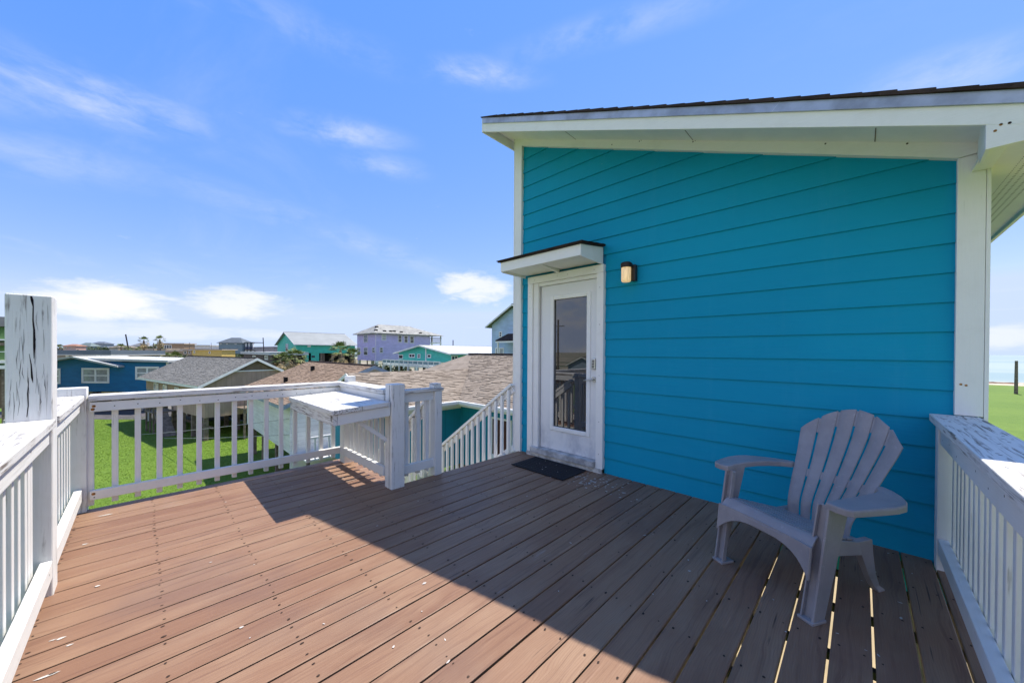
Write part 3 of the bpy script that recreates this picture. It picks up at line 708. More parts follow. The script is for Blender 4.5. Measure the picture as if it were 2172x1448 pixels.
# door mat
mt = box(-2.878, -2.150, 2.965, 3.40, .003, .013).build('door_mat', M_MAT, bevel=.004); tag(mt, 'black ribbed rubber mat lying before the glass door', 'mat')
mf = MB()
for i in range(22):
    x = random.uniform(-2.85, -2.18); y = random.uniform(2.98, 3.38); r = random.uniform(.003, .008)
    mf.add([(x+r*math.cos(q*1.2566)*random.uniform(.6, 1.2), y+r*math.sin(q*1.2566), .0145) for q in range(5)], [tuple(range(5))])
mf.build('grit', M_FLECK, mt, kind='stuff', fix=False)
ed = MB()
for i in range(9): ed.box(-2.84, -2.19, 2.995+.045*i, 3.012+.045*i, .013, .0165)
ed.build('ribs', M_MAT, mt, kind='stuff')

# ------------------------------------------------------------------ the chair
ch = thing('plastic_armchair', 'grey moulded plastic garden armchair with fan slatted back', 'chair', (-.41, 2.377, 0), -R(30))
def lerp(t, tab):
    for (a, p), (b, q) in zip(tab, tab[1:]):
        if t <= b:
            k = (t-a)/(b-a); k = max(0, k); return tuple(x+(y-x)*k for x, y in zip(p, q)) if hasattr(p, '__len__') else p+(q-p)*k
    return tab[-1][1]
def smooth_tab(tab, t):
    # catmull-rom through (t, value) rows
    n = len(tab); i = max(0, min(n-2, next((j for j in range(n-1) if t <= tab[j+1][0]), n-2)))
    t0, p0 = tab[i]; t1, p1 = tab[i+1]; k = (t-t0)/(t1-t0)
    pm = tab[i-1][1] if i > 0 else 2*p0-p1; pn = tab[i+2][1] if i+2 < n else 2*p1-p0
    return .5*((2*p0)+(-pm+p1)*k+(2*pm-5*p0+4*p1-pn)*k*k+(-pm+3*p0-3*p1+pn)*k**3)
BY = [(0, .495), (.2, .512), (.4, .585), (.6, .665), (.8, .738), (1, .795)]
BZ = [(0, .306), (.2, .395), (.4, .515), (.6, .655), (.8, .800), (1, .958)]
BW = [(0, .165), (.2, .176), (.4, .206), (.6, .234), (.8, .262), (1, .275)]
def back(u, v, bulge=0):
    return (u*smooth_tab(BW, v), smooth_tab(BY, v)-.045*u*u-bulge, smooth_tab(BZ, v))
vtop = lambda u: 1-.20*abs(u)**1.9
for k in range(6):
    g_ = .021; ua = -1+k/3+(g_ if k else 0); ub = -1+(k+1)/3-(g_ if k < 5 else 0)
    def f(i, j, ua=ua, ub=ub, k=k):
        u = ua+(ub-ua)*i; v = -.03+(vtop(u)+.03)*j; return back(u, v, .010*(1-(2*i-1)**2))
    MB().grid(f, 6, 26, .009).build('back_slat', M_CHAIR, ch, smooth=False, bevel=.0025)
for k in range(1, 6):
    uc = -1+k/3
    for va, vb in ((.415, .475), (vtop(uc)-.125, vtop(uc)-.012)):
        MB().grid(lambda i, j: back(uc-.028+.056*i, va+(vb-va)*j, -.004), 1, 5, .007).build('back_bridge', M_CHAIR, ch)
def seat_top(y):
    if y < .093: q = (.093-y)/.06; return .402-.045*q*q
    return .402-(y-.093)*.26
def seat_hw(y): return .262-.16*max(0, y-.05)
ys_ = [.030, .100, .168, .233, .298, .363, .428, .515]
for a, b in zip(ys_, ys_[1:]):
    MB().grid(lambda i, j: ((2*i-1)*seat_hw(a+(b-.014-a)*j), a+(b-.014-a)*j, seat_top(a+(b-.014-a)*j)-.006*(1-(2*i-1)**2)), 8, 8 if a < .05 else 2, .010).build('seat_slat', M_CHAIR, ch, bevel=.002, smooth=False)
MB().grid(lambda i, j: ((2*i-1)*(seat_hw(.03+.44*j)-.012), .03+.44*j, seat_top(.03+.44*j)-.034), 1, 6, .006).build('slot_backing', M_CHAIR, ch)  # backing panel added beneath the seat so its slots read dark
for sx in (-.1, .1):
    MB().bar((sx, .10, .350), (sx*.9, .49, .252), .02, .03).build('seat_rib', M_CHAIR, ch)
# front apron with arched lower edge
def apr(i, j):
    x = -.268+.536*i; lowz = .318-.085*abs(x/.268)**4-.03*abs(x/.268)**2; top = .362
    z = lowz+(top-lowz)*j; return (x, .028+.10*(z-.3)-.02*abs(x/.268)**4, z)
MB().grid(apr, 24, 3, .012).build('apron', M_CHAIR, ch, bevel=.002)
for s in (-1, 1):
    yF = lambda z: .004+.165*z
    yB = lambda z: .084+.285*z
    xo = lambda z: .288+.012*z
    def outer(i, j):
        z = .012+.558*j; q = (s*xo(z), yF(z)+(yB(z)-yF(z))*i, z); return q
    m = MB()
    if s > 0: m.grid(outer, 2, 10, .008)
    else: m.grid(lambda i, j: outer(1-i, j), 2, 10, .008)
    fl_ = lambda z: .056-.012*z                                   # front flange
    def front(i, j):
        z = .012+.545*j; x = xo(z)-fl_(z)*(1 if s > 0 else 0)+fl_(z)*i if s > 0 else -xo(z)+fl_(z)*i; return (x, yF(z)+.022, z)
    m.grid(front, 1, 10, .007)
    for off in (0.0, 1.0):
        def rib(i, j, off=off):
            z = .012+.545*j; x = s*(xo(z)-off*fl_(z)); return (x+s*(.0 if off else -.0)-.004+.008*i, yF(z)+.0, z)
        m.grid(rib, 1, 10, .026)
    m.box(*sorted((s*.222, s*.296)), -.004, .088, 0, .014)
    m.build('front_leg', M_CHAIR, ch, bevel=.0025)
    # arm
    out = [(.278, .096), (.330, .086), (.372, .090), (.392, .108), (.410, .17), (.428, .25), (.436, .33), (.428, .40), (.396, .465), (.345, .525), (.285, .570), (.236, .592), (.222, .590), (.220, .560), (.256, .515), (.278, .44), (.288, .36), (.290, .27), (.286, .18)]
    m = MB(); zz = lambda y: .572+.030*y+.012*math.sin(math.pi*min(1, y/.5)); n = len(out); cx_ = sum(p[0] for p in out)/n; cy_ = sum(p[1] for p in out)/n
    def ring(k, dz): return [(s*(x+(.335-x)*k*.35), y+(.33-y)*k*.08, zz(y)+dz) for x, y in out]
    r1 = ring(0, -.034); r2 = ring(0, -.010); r3 = ring(.12, 0.0); vs = r1+r2+r3; fs = []
    for a in range(2):
        for i in range(n): fs.append((a*n+i, a*n+(i+1) % n, (a+1)*n+(i+1) % n, (a+1)*n+i))
    m.add(vs, fs+[tuple(range(n))[::-1], tuple(range(2*n, 3*n))]).build('arm_rest', M_CHAIR, ch, bevel=.004)
    # side rail under the seat and rear leg
    MB().grid(lambda i, j: (s*(.272-.16*max(0, i*.44)), .08+.44*i, seat_top(.08+.44*i)-.006-(.085-.02*i)*(j if s > 0 else 1-j)), 8, 2, .010).build('side_rail', M_CHAIR, ch, bevel=.002)
    m = MB(); secs = [((s*.208, .470, .310), .036, .120), ((s*.203, .510, .215), .034, .085), ((s*.194, .562, .11), .030, .058), ((s*.190, .610, .03), .028, .046), ((s*.192, .635, .012), .034, .050), ((s*.193, .640, 0), .036, .052)]
    vs = [(c[0]+a*wx/2, c[1]+b*wy/2, c[2]) for c, wx, wy in secs for a, b in ((-1, -1), (1, -1), (1, 1), (-1, 1))]
    fs = [(0, 3, 2, 1), tuple(len(vs)-4+j for j in range(4))]+[(i*4+j, i*4+(j+1) % 4, (i+1)*4+(j+1) % 4, (i+1)*4+j) for i in range(len(secs)-1) for j in range(4)]
    m.add(vs, fs).build('rear_leg', M_CHAIR, ch, bevel=.003)

# ------------------------------------------------------------------ houses around
def shingles(m, O, U, V, lu, lv, test=None, tw=.27, ex=.13):
    O, U, V = Vector(O), Vector(U).normalized(), Vector(V).normalized(); N = U.cross(V).normalized()
    if N.z < 0: N = -N
    r = 0; v = 0.0
    while v < lv-.02:
        u = -random.random()*tw
        while u < lu:
            wd = tw*random.choice((.9, 1, 1.1)); a = max(0, u); b = min(lu, u+wd-.008); u += wd
            if b-a < .04: continue
            c = O+U*((a+b)/2)+V*(v+ex/2)
            if test and not test(c): continue
            e = min(lv, v+ex+.01); h = .010 if random.random() < .5 else .027
            p = [O+U*a+V*v, O+U*b+V*v, O+U*b+V*e, O+U*a+V*e]
            m.add([p[0]+N*h, p[1]+N*h, p[2]+N*.004, p[3]+N*.004, p[0]+N*.0005, p[1]+N*.0005], [(0, 1, 2, 3), (4, 5, 1, 0)])
        v += ex; r += 1
def loc_px(org, yaw, face, L, W, px, py):
    c, s = math.cos(yaw), math.sin(yaw); d = ray(px, py); o = Vector((0, 0, CAMH))-Vector((org[0], org[1], 0))
    lo = Vector((o.x*c+o.y*s, -o.x*s+o.y*c, o.z)); ld = Vector((d.x*c+d.y*s, -d.x*s+d.y*c, d.z))
    ax, val = {'f': (1, 0), 'b': (1, W), 'l': (0, 0), 'r': (0, L)}[face]; t = (val-lo[ax])/ld[ax]; p = lo+ld*t
    return (p.x if ax == 1 else p.y), p.z
def window(h, face, L, W, u0, u1, z0, z1, pane=None, mull=(1, 1), fw_=.09, frm=None):
    u0, u1 = sorted((u0, u1)); z0, z1 = sorted((z0, z1)); pane = pane or M_PANE; frm = frm or M_FARTRIM
    def q(a, b, c, d, o0, o1):
        if face == 'f': return box(a, b, -o1, -o0, c, d)
        if face == 'b': return box(a, b, W+o0, W+o1, c, d)
        if face == 'l': return box(-o1, -o0, a, b, c, d)
        return box(L+o0, L+o1, a, b, c, d)
    m = q(u0, u1, z0, z0+fw_, .002, .06)
    for a in ((u0, u1, z1-fw_, z1), (u0, u0+fw_, z0+fw_, z1-fw_), (u1-fw_, u1, z0+fw_, z1-fw_)): m.v, m.f = (lambda k: (k.v, k.f))(MB().add(m.v, m.f).add(q(*a, .002, .06).v, q(*a, .002, .06).f))
    for i in range(1, mull[0]):
        x = u0+(u1-u0)*i/mull[0]; k = q(x-fw_*.5, x+fw_*.5, z0+fw_, z1-fw_, .003, .055); m.add(k.v, k.f)
    for i in range(1, mull[1]):
        x = z0+(z1-z0)*i/mull[1]; k = q(u0+fw_, u1-fw_, x-fw_*.3, x+fw_*.3, .0035, .05); m.add(k.v, k.f)
    wnd = m.build('window', frm, h); q(u0+fw_*.5, u1-fw_*.5, z0+fw_*.5, z1-fw_*.5, .001, .02).build('pane', pane, wnd); return wnd
def house(name, label, cat, org, yaw, L, W, zb, ze, zr, wall, roofm, roof='gable', ov=.4, piles=(3, 2), wins=(), tabs=False, pile_r=.13, hip=None, fascia=None, th=.10, zt_=None):
    h = thing(name, label, cat, (org[0], org[1], 0), yaw); fascia = fascia or M_FARTRIM
    if roof == 'gable':
        MB().prism([(0, 0, zb), (0, W, zb), (0, W, ze), (0, W/2, zr-.02), (0, 0, ze)], (L, 0, 0)).build('wall', wall, h)
        p = (zr-ze)/(W/2); rf_ = None
        for sg in (0, 1):
            Y = lambda y: y if sg == 0 else W-y
            o = MB().prism([(-ov, Y(-ov), ze-ov*p), (-ov, Y(W/2), zr), (-ov, Y(W/2), zr+th), (-ov, Y(-ov), ze-ov*p+th)], (L+2*ov, 0, 0)).build('roof', roofm, h)
            MB().box(-ov, L+ov, *sorted((Y(-ov), Y(-ov-.025))), ze-ov*p-.06, ze-ov*p+th-.01).build('eave_board', fascia, o)
            for x in (-ov-.03, L+ov):
                MB().prism([(x, Y(-ov), ze-ov*p-.09), (x, Y(W/2), zr-.09), (x, Y(W/2), zr+th-.01), (x, Y(-ov), ze-ov*p+th-.01)], (.03, 0, 0)).build('barge_board', fascia, o)
            if tabs and sg == 0:
                m = MB(); sl_ = math.hypot(W/2+ov, (W/2+ov)*p); shingles(m, (-ov, Y(-ov)-.03, ze-ov*p+th-.01), (1, 0, 0), (0, 1, p), L+2*ov, sl_); m.build('shingle_tabs', roofm, o, kind='stuff', fix=False)
        MB().bar((-ov, W/2, zr+th), (L+ov, W/2, zr+th), .26, .05).build('ridge_cap', M_SH_DARK if tabs else roofm, h)
    elif roof == 'hip':
        box(0, L, 0, W, zb, ze).build('wall', wall, h); hp = W/2 if hip is None else hip
        e = [(-ov, -ov, ze), (L+ov, -ov, ze), (L+ov, W+ov, ze), (-ov, W+ov, ze), (hp, W/2, zr), (L-hp, W/2, zr)]
        e2 = [(a, b, c-.12) for a, b, c in e[:4]]
        o = MB().add(e+e2, [(0, 1, 5, 4), (1, 2, 5), (2, 3, 4, 5), (3, 0, 4), (6, 9, 8, 7), (0, 6, 7, 1), (1, 7, 8, 2), (2, 8, 9, 3), (3, 9, 6, 0)]).build('roof', roofm, h)
    else:
        box(0, L, 0, W, zb, ze).build('wall', wall, h); o = box(-ov, L+ov, -ov, W+ov, ze+.001, zr).build('roof', roofm, h)
        MB().box(-ov-.02, L+ov+.02, -ov-.02, W+ov+.02, ze-.08, ze+.0005).build('eave_board', fascia, o)
    if piles:
        for i in range(piles[0]):
            for j in range(piles[1]):
                x = .3+(L-.6)*i/max(1, piles[0]-1); y = .3+(W-.6)*j/max(1, piles[1]-1)
                box(x-pile_r, x+pile_r, y-pile_r, y+pile_r, GZ-.3, zb-.001).build('pile', M_PILE, h)
    for wn in wins:
        f, a, b, c, d = wn[:5]; u0, z1 = loc_px(org, yaw, f, L, W, a, b); u1, z0 = loc_px(org, yaw, f, L, W, c, d)
        window(h, f, L, W, u0, u1, z0, z1, wn[5] if len(wn) > 5 else None, wn[6] if len(wn) > 6 else (1, 2), wn[7] if len(wn) > 7 else .10)
    return h
def axis(pxc, D, pxl, pxr):
    c = dep(pxc, 745, D); x0 = at(pxl, 745, 1, c.y).x; y1 = at(pxr, 745, 0, c.x).y; return x0, c.x, c.y, y1
def zp(px, py, D): return dep(px, py, D).z

# teal L-shaped neighbour with tan shingles
lh = thing('neighbour_house', 'teal house with tan shingle L-shaped roof and white gutters beside the stairs', 'house')
M_TEALB = lap('teal_board_and_batten', (.010, .225, .34), .4, vertical=True)
EC = (-10.62, 8.145, -.5); RZ = .5
def poly_slab(pts, th, name, mat, par, **k):
    n = len(pts); N = (Vector(pts[1])-Vector(pts[0])).cross(Vector(pts[2])-Vector(pts[0])).normalized()
    if N.z < 0: N = -N
    return MB().add([Vector(p) for p in pts]+[Vector(p)-N*th for p in pts], [tuple(range(n)), tuple(range(n, 2*n))[::-1]]+[(i, (i+1) % n, n+(i+1) % n, n+i) for i in range(n)]).build(name, mat, par, **k)
VA = (-13.12, 10.645, RZ)
wing = poly_slab([(-10.62, 5.10, -.5), EC, VA, (-13.12, 5.10, RZ)], .1, 'roof', M_SH_TAN, lh)
poly_slab([(-15.62, 5.10, -.5), (-13.121, 5.10, RZ), (-13.121, 10.64, RZ), (-15.62, 8.2, -.5)], .1, 'roof', M_SH_TAN, lh)
main = poly_slab([EC, (-3.9, 8.145, -.5), (-3.9, 12.32, 1.17), (-15.1, 12.32, 1.17), (-17.6, 8.145, -.5), (-15.62, 8.145, -.5), VA], .1, 'roof', M_SH_TAN, lh)
poly_slab([(-3.9, 12.321, 1.17), (-3.9, 16.5, -.5), (-17.6, 16.5, -.5), (-15.1, 12.321, 1.17)], .1, 'roof', M_SH_TAN, lh)
m = MB(); shingles(m, (-10.60, 5.10, -.505), (0, 1, 0), (-1, 0, .4), 6.2, 2.70, lambda c: c.y-8.145 < (-10.62-c.x)); m.build('shingle_tabs', M_SH_TAN, wing, kind='stuff', fix=False)
m = MB(); shingles(m, (-16.5, 8.125, -.505), (1, 0, 0), (0, 1, .4), 12.4, 4.50, lambda c: (c.y-8.145 > (-10.62-c.x)) and c.x > -15.1-.6*(12.32-c.y)); m.build('shingle_tabs', M_SH_TAN, main, kind='stuff', fix=False)
MB().bar((-15.1, 12.32, 1.19), (-3.9, 12.32, 1.19), .28, .05).build('ridge_cap', M_SH_DARK, lh)
box(-15.2, -11.05, 5.44, 12, -3.0, -.53).build('wall', M_TEALB, lh)
box(-15.2, -4.3, 8.57, 16, -3.0, -.53).build('wall', M_TEALB, lh)
MB().prism([(-10.9, 5.42, -.56), (-13.12, 5.42, .33), (-15.34, 5.42, -.56)], (0, .06, 0)).build('gable', M_FARTRIM, lh)
MB().prism([(-10.62, 5.085, -.63), (-13.12, 5.085, .38), (-13.12, 5.085, .50), (-10.62, 5.085, -.51)], (0, -.03, 0)).build('barge_board', M_FARTRIM, lh)
MB().prism([(-15.62, 5.085, -.63), (-13.12, 5.085, .38), (-13.12, 5.085, .50), (-15.62, 5.085, -.51)], (0, -.03, 0)).build('barge_board', M_FARTRIM, lh)
box(-10.60, -10.49, 5.1, 8.03, -.62, -.50).build('gutter', M_FARTRIM, lh, .012); box(-10.60, -3.9, 8.03, 8.14, -.62, -.50).build('gutter', M_FARTRIM, lh, .012)
box(-10.64, -10.602, 5.1, 8.14, -.70, -.52).build('fascia_board', M_FARTRIM, lh); box(-10.60, -3.9, 8.141, 8.17, -.70, -.52).build('fascia_board', M_FARTRIM, lh)
box(-11.06, -10.66, 5.44, 8.56, -.70, -.66).build('soffit', M_FARTRIM, lh); box(-10.66, -3.9, 8.18, 8.56, -.70, -.66).build('soffit', M_FARTRIM, lh)
box(-11.045, -11.01, 5.46, 8.56, -.86, -.70).build('frieze_board', M_FARTRIM, lh); box(-11.0, -4.3, 8.53, 8.565, -.80, -.70).build('frieze_board', M_FARTRIM, lh)
dn = box(-9.20, -8.35, 8.525, 8.566, -2.25, -1.03).build('brown_door', plain('maroon_door', (.075, .028, .022), .55, .2, 3), lh)
box(-9.26, -8.29, 8.535, 8.5675, -2.30, -.97).build('door_frame', M_FARTRIM, lh)
box(-9.25, -4.3, 8.50, 8.5695, -3.0, -2.29).build('skirt_board', M_FARTRIM, lh)
for x in (-15, -13, -11.2, -8, -4.6):
    for y in (8.8, 12, 15.5): box(x-.14, x+.14, y-.14, y+.14, GZ-.3, -3.001).build('pile', M_PILE, lh)
for x in (-15, -11.2): box(x-.14, x+.14, 5.5, 5.78, GZ-.3, -3.001).build('pile', M_PILE, lh)
vn = MB(); vn.box(-14.05, -13.85, 9.9, 10.1, .19, .40); vn.build('roof_vent', M_DARK, lh)

# white house under the long brown roof
wh = house('white_house', 'white sided house on piles under a long brown shingle roof', 'house', (-27.6, 4.64), 0, 9.3, 7.4, -3.32, -1.04, .46, lap('white_lap_siding', (.66, .68, .70), .2), M_SH_BROWN, ov=.40, piles=(4, 3), tabs=True, fascia=plain('slate_blue_fascia', (.24, .31, .38), .6, .15, 2))
for px, py in ((663, 784), (606, 801)):
    p = at(px, py, 2, .15 if py < 790 else -.25); p.z = -1.04+(p.y-4.64)*.4054+.1
    MB().box(p.x-27.6*0+27.6-.09, p.x+27.6+.09, p.y-4.64-.09, p.y-4.64+.09, p.z, p.z+.28).build('roof_vent', M_DARK, wh)
box(9.301, 9.36, .0, 7.4, -4.1, -3.3).build('skirt_panel', M_FARTRIM, wh)
ln = box(9.37, 10.9, .2, 5.2, -3.40, -3.34).build('porch_floor', M_FARTRIM, wh)
for i in range(18): box(10.84, 10.89, .25+i*.28, .30+i*.28, -3.335, -2.45).build('porch_baluster', M_FARTRIM, ln)
box(10.82, 10.91, .2, 5.2, -2.449, -2.38).build('porch_rail', M_FARTRIM, ln)
for y in (.3, 2.7, 5.1): box(10.75, 10.87, y-.06, y+.06, GZ-.2, -3.401).build('porch_post', M_PILE, ln)

# grey-roofed weathered timber house on stilts
GO = (-47.22, -.18); GYAW = R(11.8)
M_BATTEN = lap('weathered_board_and_batten', (.38, .275, .21), .33, .85, .45, True)
M_CORR = lap('corrugated_grey_sheet', (.29, .285, .28), .16, .6, .4, True)
gh = house('stilt_house', 'weathered timber house on stilts with grey shingle roof beside the lawn', 'house', GO, GYAW, 14.5, 7.23, -2.25, -1.34, .587, M_BATTEN, M_SH_GREY, ov=0.0, piles=None, tabs=True, th=.12)
# the walls stand back under the eaves
for c in list(gh.children):
    if c.name.startswith('wall'): bpy.data.objects.remove(c)
MB().prism([(0, .45, -2.25), (0, 6.78, -2.25), (0, 6.78, -1.12), (0, 3.615, .55), (0, .45, -1.12)], (13.75, 0, 0)).build('wall', M_BATTEN, gh).location.x = .45
MB().prism([(14.205, 1.9, -.25), (14.205, 5.33, -.25), (14.205, 3.615, .56)], (.02, 0, 0)).build('gable_vent', plain('brown_vent', (.17, .13, .09), .8, .2, 3), gh)
box(14.20, 14.25, 1.7, 5.5, -.33, -.25).build('gable_band', M_FARTRIM, gh)
gsk = box(.5, 7.6, .46, 6.7, -3.30, -2.251).build('skirt_wall', M_CORR, gh)
box(7.601, 14.15, .47, 6.6, -3.55, -2.252).build('skirt_wall', M_BATTEN, gh)
for x in (.7, 2.9, 5.1, 7.3, 9.4, 11.6, 13.9):
    for y in (.6, 3.4, 6.4):
        box(x-.13, x+.13, y-.13, y+.13, GZ-.3, -3.301 if x < 7.5 else -3.551).build('stilt', M_PILE, gh)
box(.62, .86, .45, .57, GZ, -4.4).build('pile_sleeve', M_FARTRIM, gh)
for a, b, c, d in ((313, 812, 322, 829), (332, 816, 340, 829), (356, 821, 365, 833)):
    u0, z1 = loc_px(GO, GYAW, 'f', 14.5, 7.23, a, b); u1, z0 = loc_px(GO, GYAW, 'f', 14.5, 7.23, c, d)
    w_ = window(gh, 'f', 14.5, 7.23, u0, u1, z0, z1, M_PANE_PALE, (1, 1), .08); w_.location.y = .44
lp_ = box(6.2, 8.2, -.9, .42, -3.62, -3.54).build('stair_landing', M_PILE, gh)
for x in (6.3, 7.2, 8.1): box(x-.05, x+.05, -.85, -.75, GZ-.2, -2.75).build('landing_post', M_PILE, lp_)
box(6.2, 8.2, -.86, -.80, -2.83, -2.745).build('landing_rail', M_PILE, lp_)
MB().bar((8.1, -.4, -3.6), (10.2, -.4, GZ), .8, .06).build('stair_ramp', M_PILE, lp_)
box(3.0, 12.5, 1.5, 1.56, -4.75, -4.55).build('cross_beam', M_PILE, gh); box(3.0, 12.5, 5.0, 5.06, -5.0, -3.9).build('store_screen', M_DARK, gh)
p = Vector((9.6, 1.6, 0)); MB().box(9.5, 9.7, 1.1, 1.3, -.88, -.60).build('roof_vent', M_DARK, gh)
cb = thing('timber_balcony', 'small weathered timber balcony on the end of the stilt house', 'balcony', (GO[0], GO[1], 0), GYAW)
box(14.3, 15.8, 2.2, 6.4, -3.05, -2.95).build('balcony_floor', M_PILE, cb)
for i in range(14): box(15.72, 15.77, 2.25+i*.31, 2.30+i*.31, -2.95, -2.05).build('balcony_baluster', M_PILE, cb)
box(15.7, 15.8, 2.2, 6.4, -2.049, -1.97).build('balcony_rail', M_PILE, cb)
for y in (2.3, 6.3): box(15.65, 15.77, y-.06, y+.06, GZ-.2, -3.051).build('balcony_post', M_PILE, cb)

# blue house facing us beyond the stilt house
BD = 38.0; bo = dep(66, 832, BD); BYAW = YAW
M_BLUE = lap('deep_blue_lap', (.008, .145, .33), .2)
bl = (dep(353, 828, BD)-bo); BL = Vector((bl.x, bl.y, 0)).length; BORG = (bo.x, bo.y)
zb_ = zp(200, 830, BD); zev = zp(300, 768, BD); zap = zp(168, 758.5, BD); BW_ = 9.0
bh = thing('blue_house', 'deep blue bungalow on piers with white roof and paired white windows', 'house', (BORG[0], BORG[1], 0), BYAW)
px2u = lambda px: (px-66)/F*BD
ua, um, ub = px2u(68), px2u(168), px2u(264)
MB().prism([(0, 0, zb_), (BL, 0, zb_), (BL, 0, zev), (px2u(262), 0, zev-.02), (um, 0, zap-.1), (0, 0, zev-.02)], (0, BW_, 0)).build('wall', M_BLUE, bh)
for a, b in ((-.6, um), (um, ub)):
    za, zc_ = (zp(264, 778.5, BD), zap) if a < 0 else (zap, zp(264, 778.5, BD))
    MB().prism([(a, -.7, za), (b, -.7, zc_), (b, -.7, zc_+.17), (a, -.7, za+.17)], (0, BW_*.6, 0)).build('roof', M_METAL_ROOF, bh)
MB().prism([(um+1, -.2, zev+.15), (BL+.6, -.5, zev+.02), (BL+.6, -.5, zev+.22), (um+1, -.2, zev+.42)], (0, BW_*.55, .12)).build('roof', M_METAL_ROOF, bh)
for a in ((174, 780, 232.5, 812.5, (2, 2)), (288, 777, 338, 805, (2, 2)), (112, 781, 129, 814, (1, 2))):
    u0, z1 = loc_px(BORG, BYAW, 'f', BL, BW_, a[0], a[1]); u1, z0 = loc_px(BORG, BYAW, 'f', BL, BW_, a[2], a[3])
    window(bh, 'f', BL, BW_, u0, u1, z0, z1, M_PANE_PALE, a[4], .19)
for i in range(6):
    for j in range(3):
        x = .4+(BL-.8)*i/5; box(x-.2, x+.2, .4+4*j, .8+4*j, GZ-.3, zb_-.001).build('pier', M_CONC, bh)
box(-.2, BL+.2, 3.0, 3.1, GZ, zb_-.002).build('skirt_screen', plain('maroon_skirt', (.09, .045, .04), .8, .2, 2), bh)
box(px2u(213), px2u(258), .1, .16, zb_-.35, zb_-.003).build('yellow_skirt', plain('straw_skirt', (.42, .31, .10), .8, .2, 2), bh)
box(BL-.02, BL+.16, -.02, .14, zb_, zev).build('corner_board', M_FARTRIM, bh)
sb = MB().add([(-2, -4.2, GZ+.02), (BL+14, -5.0, GZ+.02), (BL+14, 9, GZ+.02), (-2, 9, GZ+.02)], [(0, 1, 2, 3)]).build('driveway', plain('shade_darkened_slab', (.085, .08, .085), .9, .2, 1), kind='structure'); sb.location = (BORG[0], BORG[1], 0); sb.rotation_euler = (0, 0, BYAW)  # slab grey darkened so its colour carries the shade lying over it

# lavender house
D = 72; x0, x1, y0, y1 = axis(797, D, 757.5, 912)
lvh = house('lavender_house', 'tall lavender house on white piles with patchy pale hip roof', 'house', (x1, y0), R(90), y1-y0, x1-x0, zp(797, 765, D), zp(797, 706, D), zp(797, 706, D)+2.1, lap('lavender_lap', (.50, .45, .74), .22), M_LAV_ROOF, 'hip', .7, (5, 2), hip=2.6,
    wins=(('f', 809.5, 709, 819, 722, M_PANE_PALE), ('f', 844, 710.5, 852, 726), ('f', 857, 711.5, 865, 727), ('f', 869.5, 712.5, 878, 728), ('f', 805, 736.5, 812.5, 748),
          ('l', 772, 709, 780, 726), ('l', 757.8, 736.5, 765, 753), ('l', 772, 736.5, 780, 753), ('l', 789.5, 736.5, 795.5, 748)), pile_r=.28)
for c in list(lvh.children):
    if c.name.startswith('pile'): c.data.materials[0] = M_FARTRIM
LL = y1-y0; z_ = zp(912, 728, 90)
pr = box(LL+.02, LL+3.6, .6, x1-x0-.6, z_-.2, z_).build('porch_floor', M_FARTRIM, lvh)
MB().add([(LL-.5, -.7, zp(797, 706, D)), (LL+4, .1, zp(797, 706, D)), (LL+4, x1-x0-.1, zp(797, 706, D)), (LL-.5, x1-x0+.7, zp(797, 706, D)), (LL-2.6, (x1-x0)/2, zp(797, 706, D)+2.0)], [(0, 1, 4), (1, 2, 4), (2, 3, 4), (3, 2, 1, 0)]).build('porch_roof', M_LAV_ROOF, lvh)
for y in (.8, (x1-x0)/2, x1-x0-.8): box(LL+3.3, LL+3.55, y-.12, y+.12, GZ, zp(797, 706, D)).build('porch_post', M_FARTRIM, lvh)
for i in range(14): box(LL+.2+i*.25, LL+.26+i*.25, .7, .76, z_, z_+1.0).build('porch_baluster', M_PILE, pr)
box(LL+.1, LL+3.6, .66, .80, z_+1.001, z_+1.12).build('porch_rail', M_PILE, pr)
box(-.03, .03, -.03, .03, zp(797, 765, D), zp(797, 706, D)).build('corner_board', M_FARTRIM, lvh).location.x = 0
tears = MB()
for px, py in ((801, 699.5), (818, 701.5), (831, 702), (839, 702), (853, 703.5), (893, 706), (812, 691)):
    hh_ = zp(797, 706, D); q = loc_px((x1, y0), R(90), 'f', LL, x1-x0, px, py); tt = max(0, (q[1]-hh_))/2.1; yy = -.7+(q[1]-hh_)*2.3; zz_ = hh_+(yy+.7)*2.1/((x1-x0)/2+.7)
    tears.box(q[0]-.28, q[0]+.28, yy-.25, yy+.25, zz_-.1, zz_+.16)
tears.build('torn_patches', M_DARK, lvh, kind='stuff')

# turquoise gable house with pale metal roof
M_TURQ = lap('turquoise_lap', (.06, .48, .38), .25)
D = 85; x0, x1, y0, y1 = axis(628.5, D, 588.5, 753)
zb_, ze_ = zp(628.5, 748.5, D), zp(628.5, 729, D); zr_ = at(606, 704.5, 1, y0).z
tq = house('turquoise_house', 'turquoise gable house with long pale metal roof behind the palms', 'house', (x1, y0), R(90), y1-y0, x1-x0, zb_, ze_, zr_, M_TURQ, M_PALE_ROOF, 'gable', .6, (6, 2),
    wins=(('l', 606, 729, 611.5, 745, M_PANE, (1, 1), .06), ('f', 652, 730.5, 659, 736, M_FARTRIM, (1, 1))), pile_r=.25)
q0, _ = loc_px((x1, y0), R(90), 'f', 1, 1, 651, 755); q1, _ = loc_px((x1, y0), R(90), 'f', 1, 1, 677, 755)
lo_ = box(q0, q1, .05, x1-x0-.5, GZ, zb_-.002).build('lower_room', M_TURQ, tq)
q2, z2 = loc_px((x1, y0), R(90), 'f', 1, 1, 661, 754); q3, z3 = loc_px((x1, y0), R(90), 'f', 1, 1, 668, 758)
box(q2, q3, -.01, .06, z3, z2).build('lower_window', M_PANE, tq)
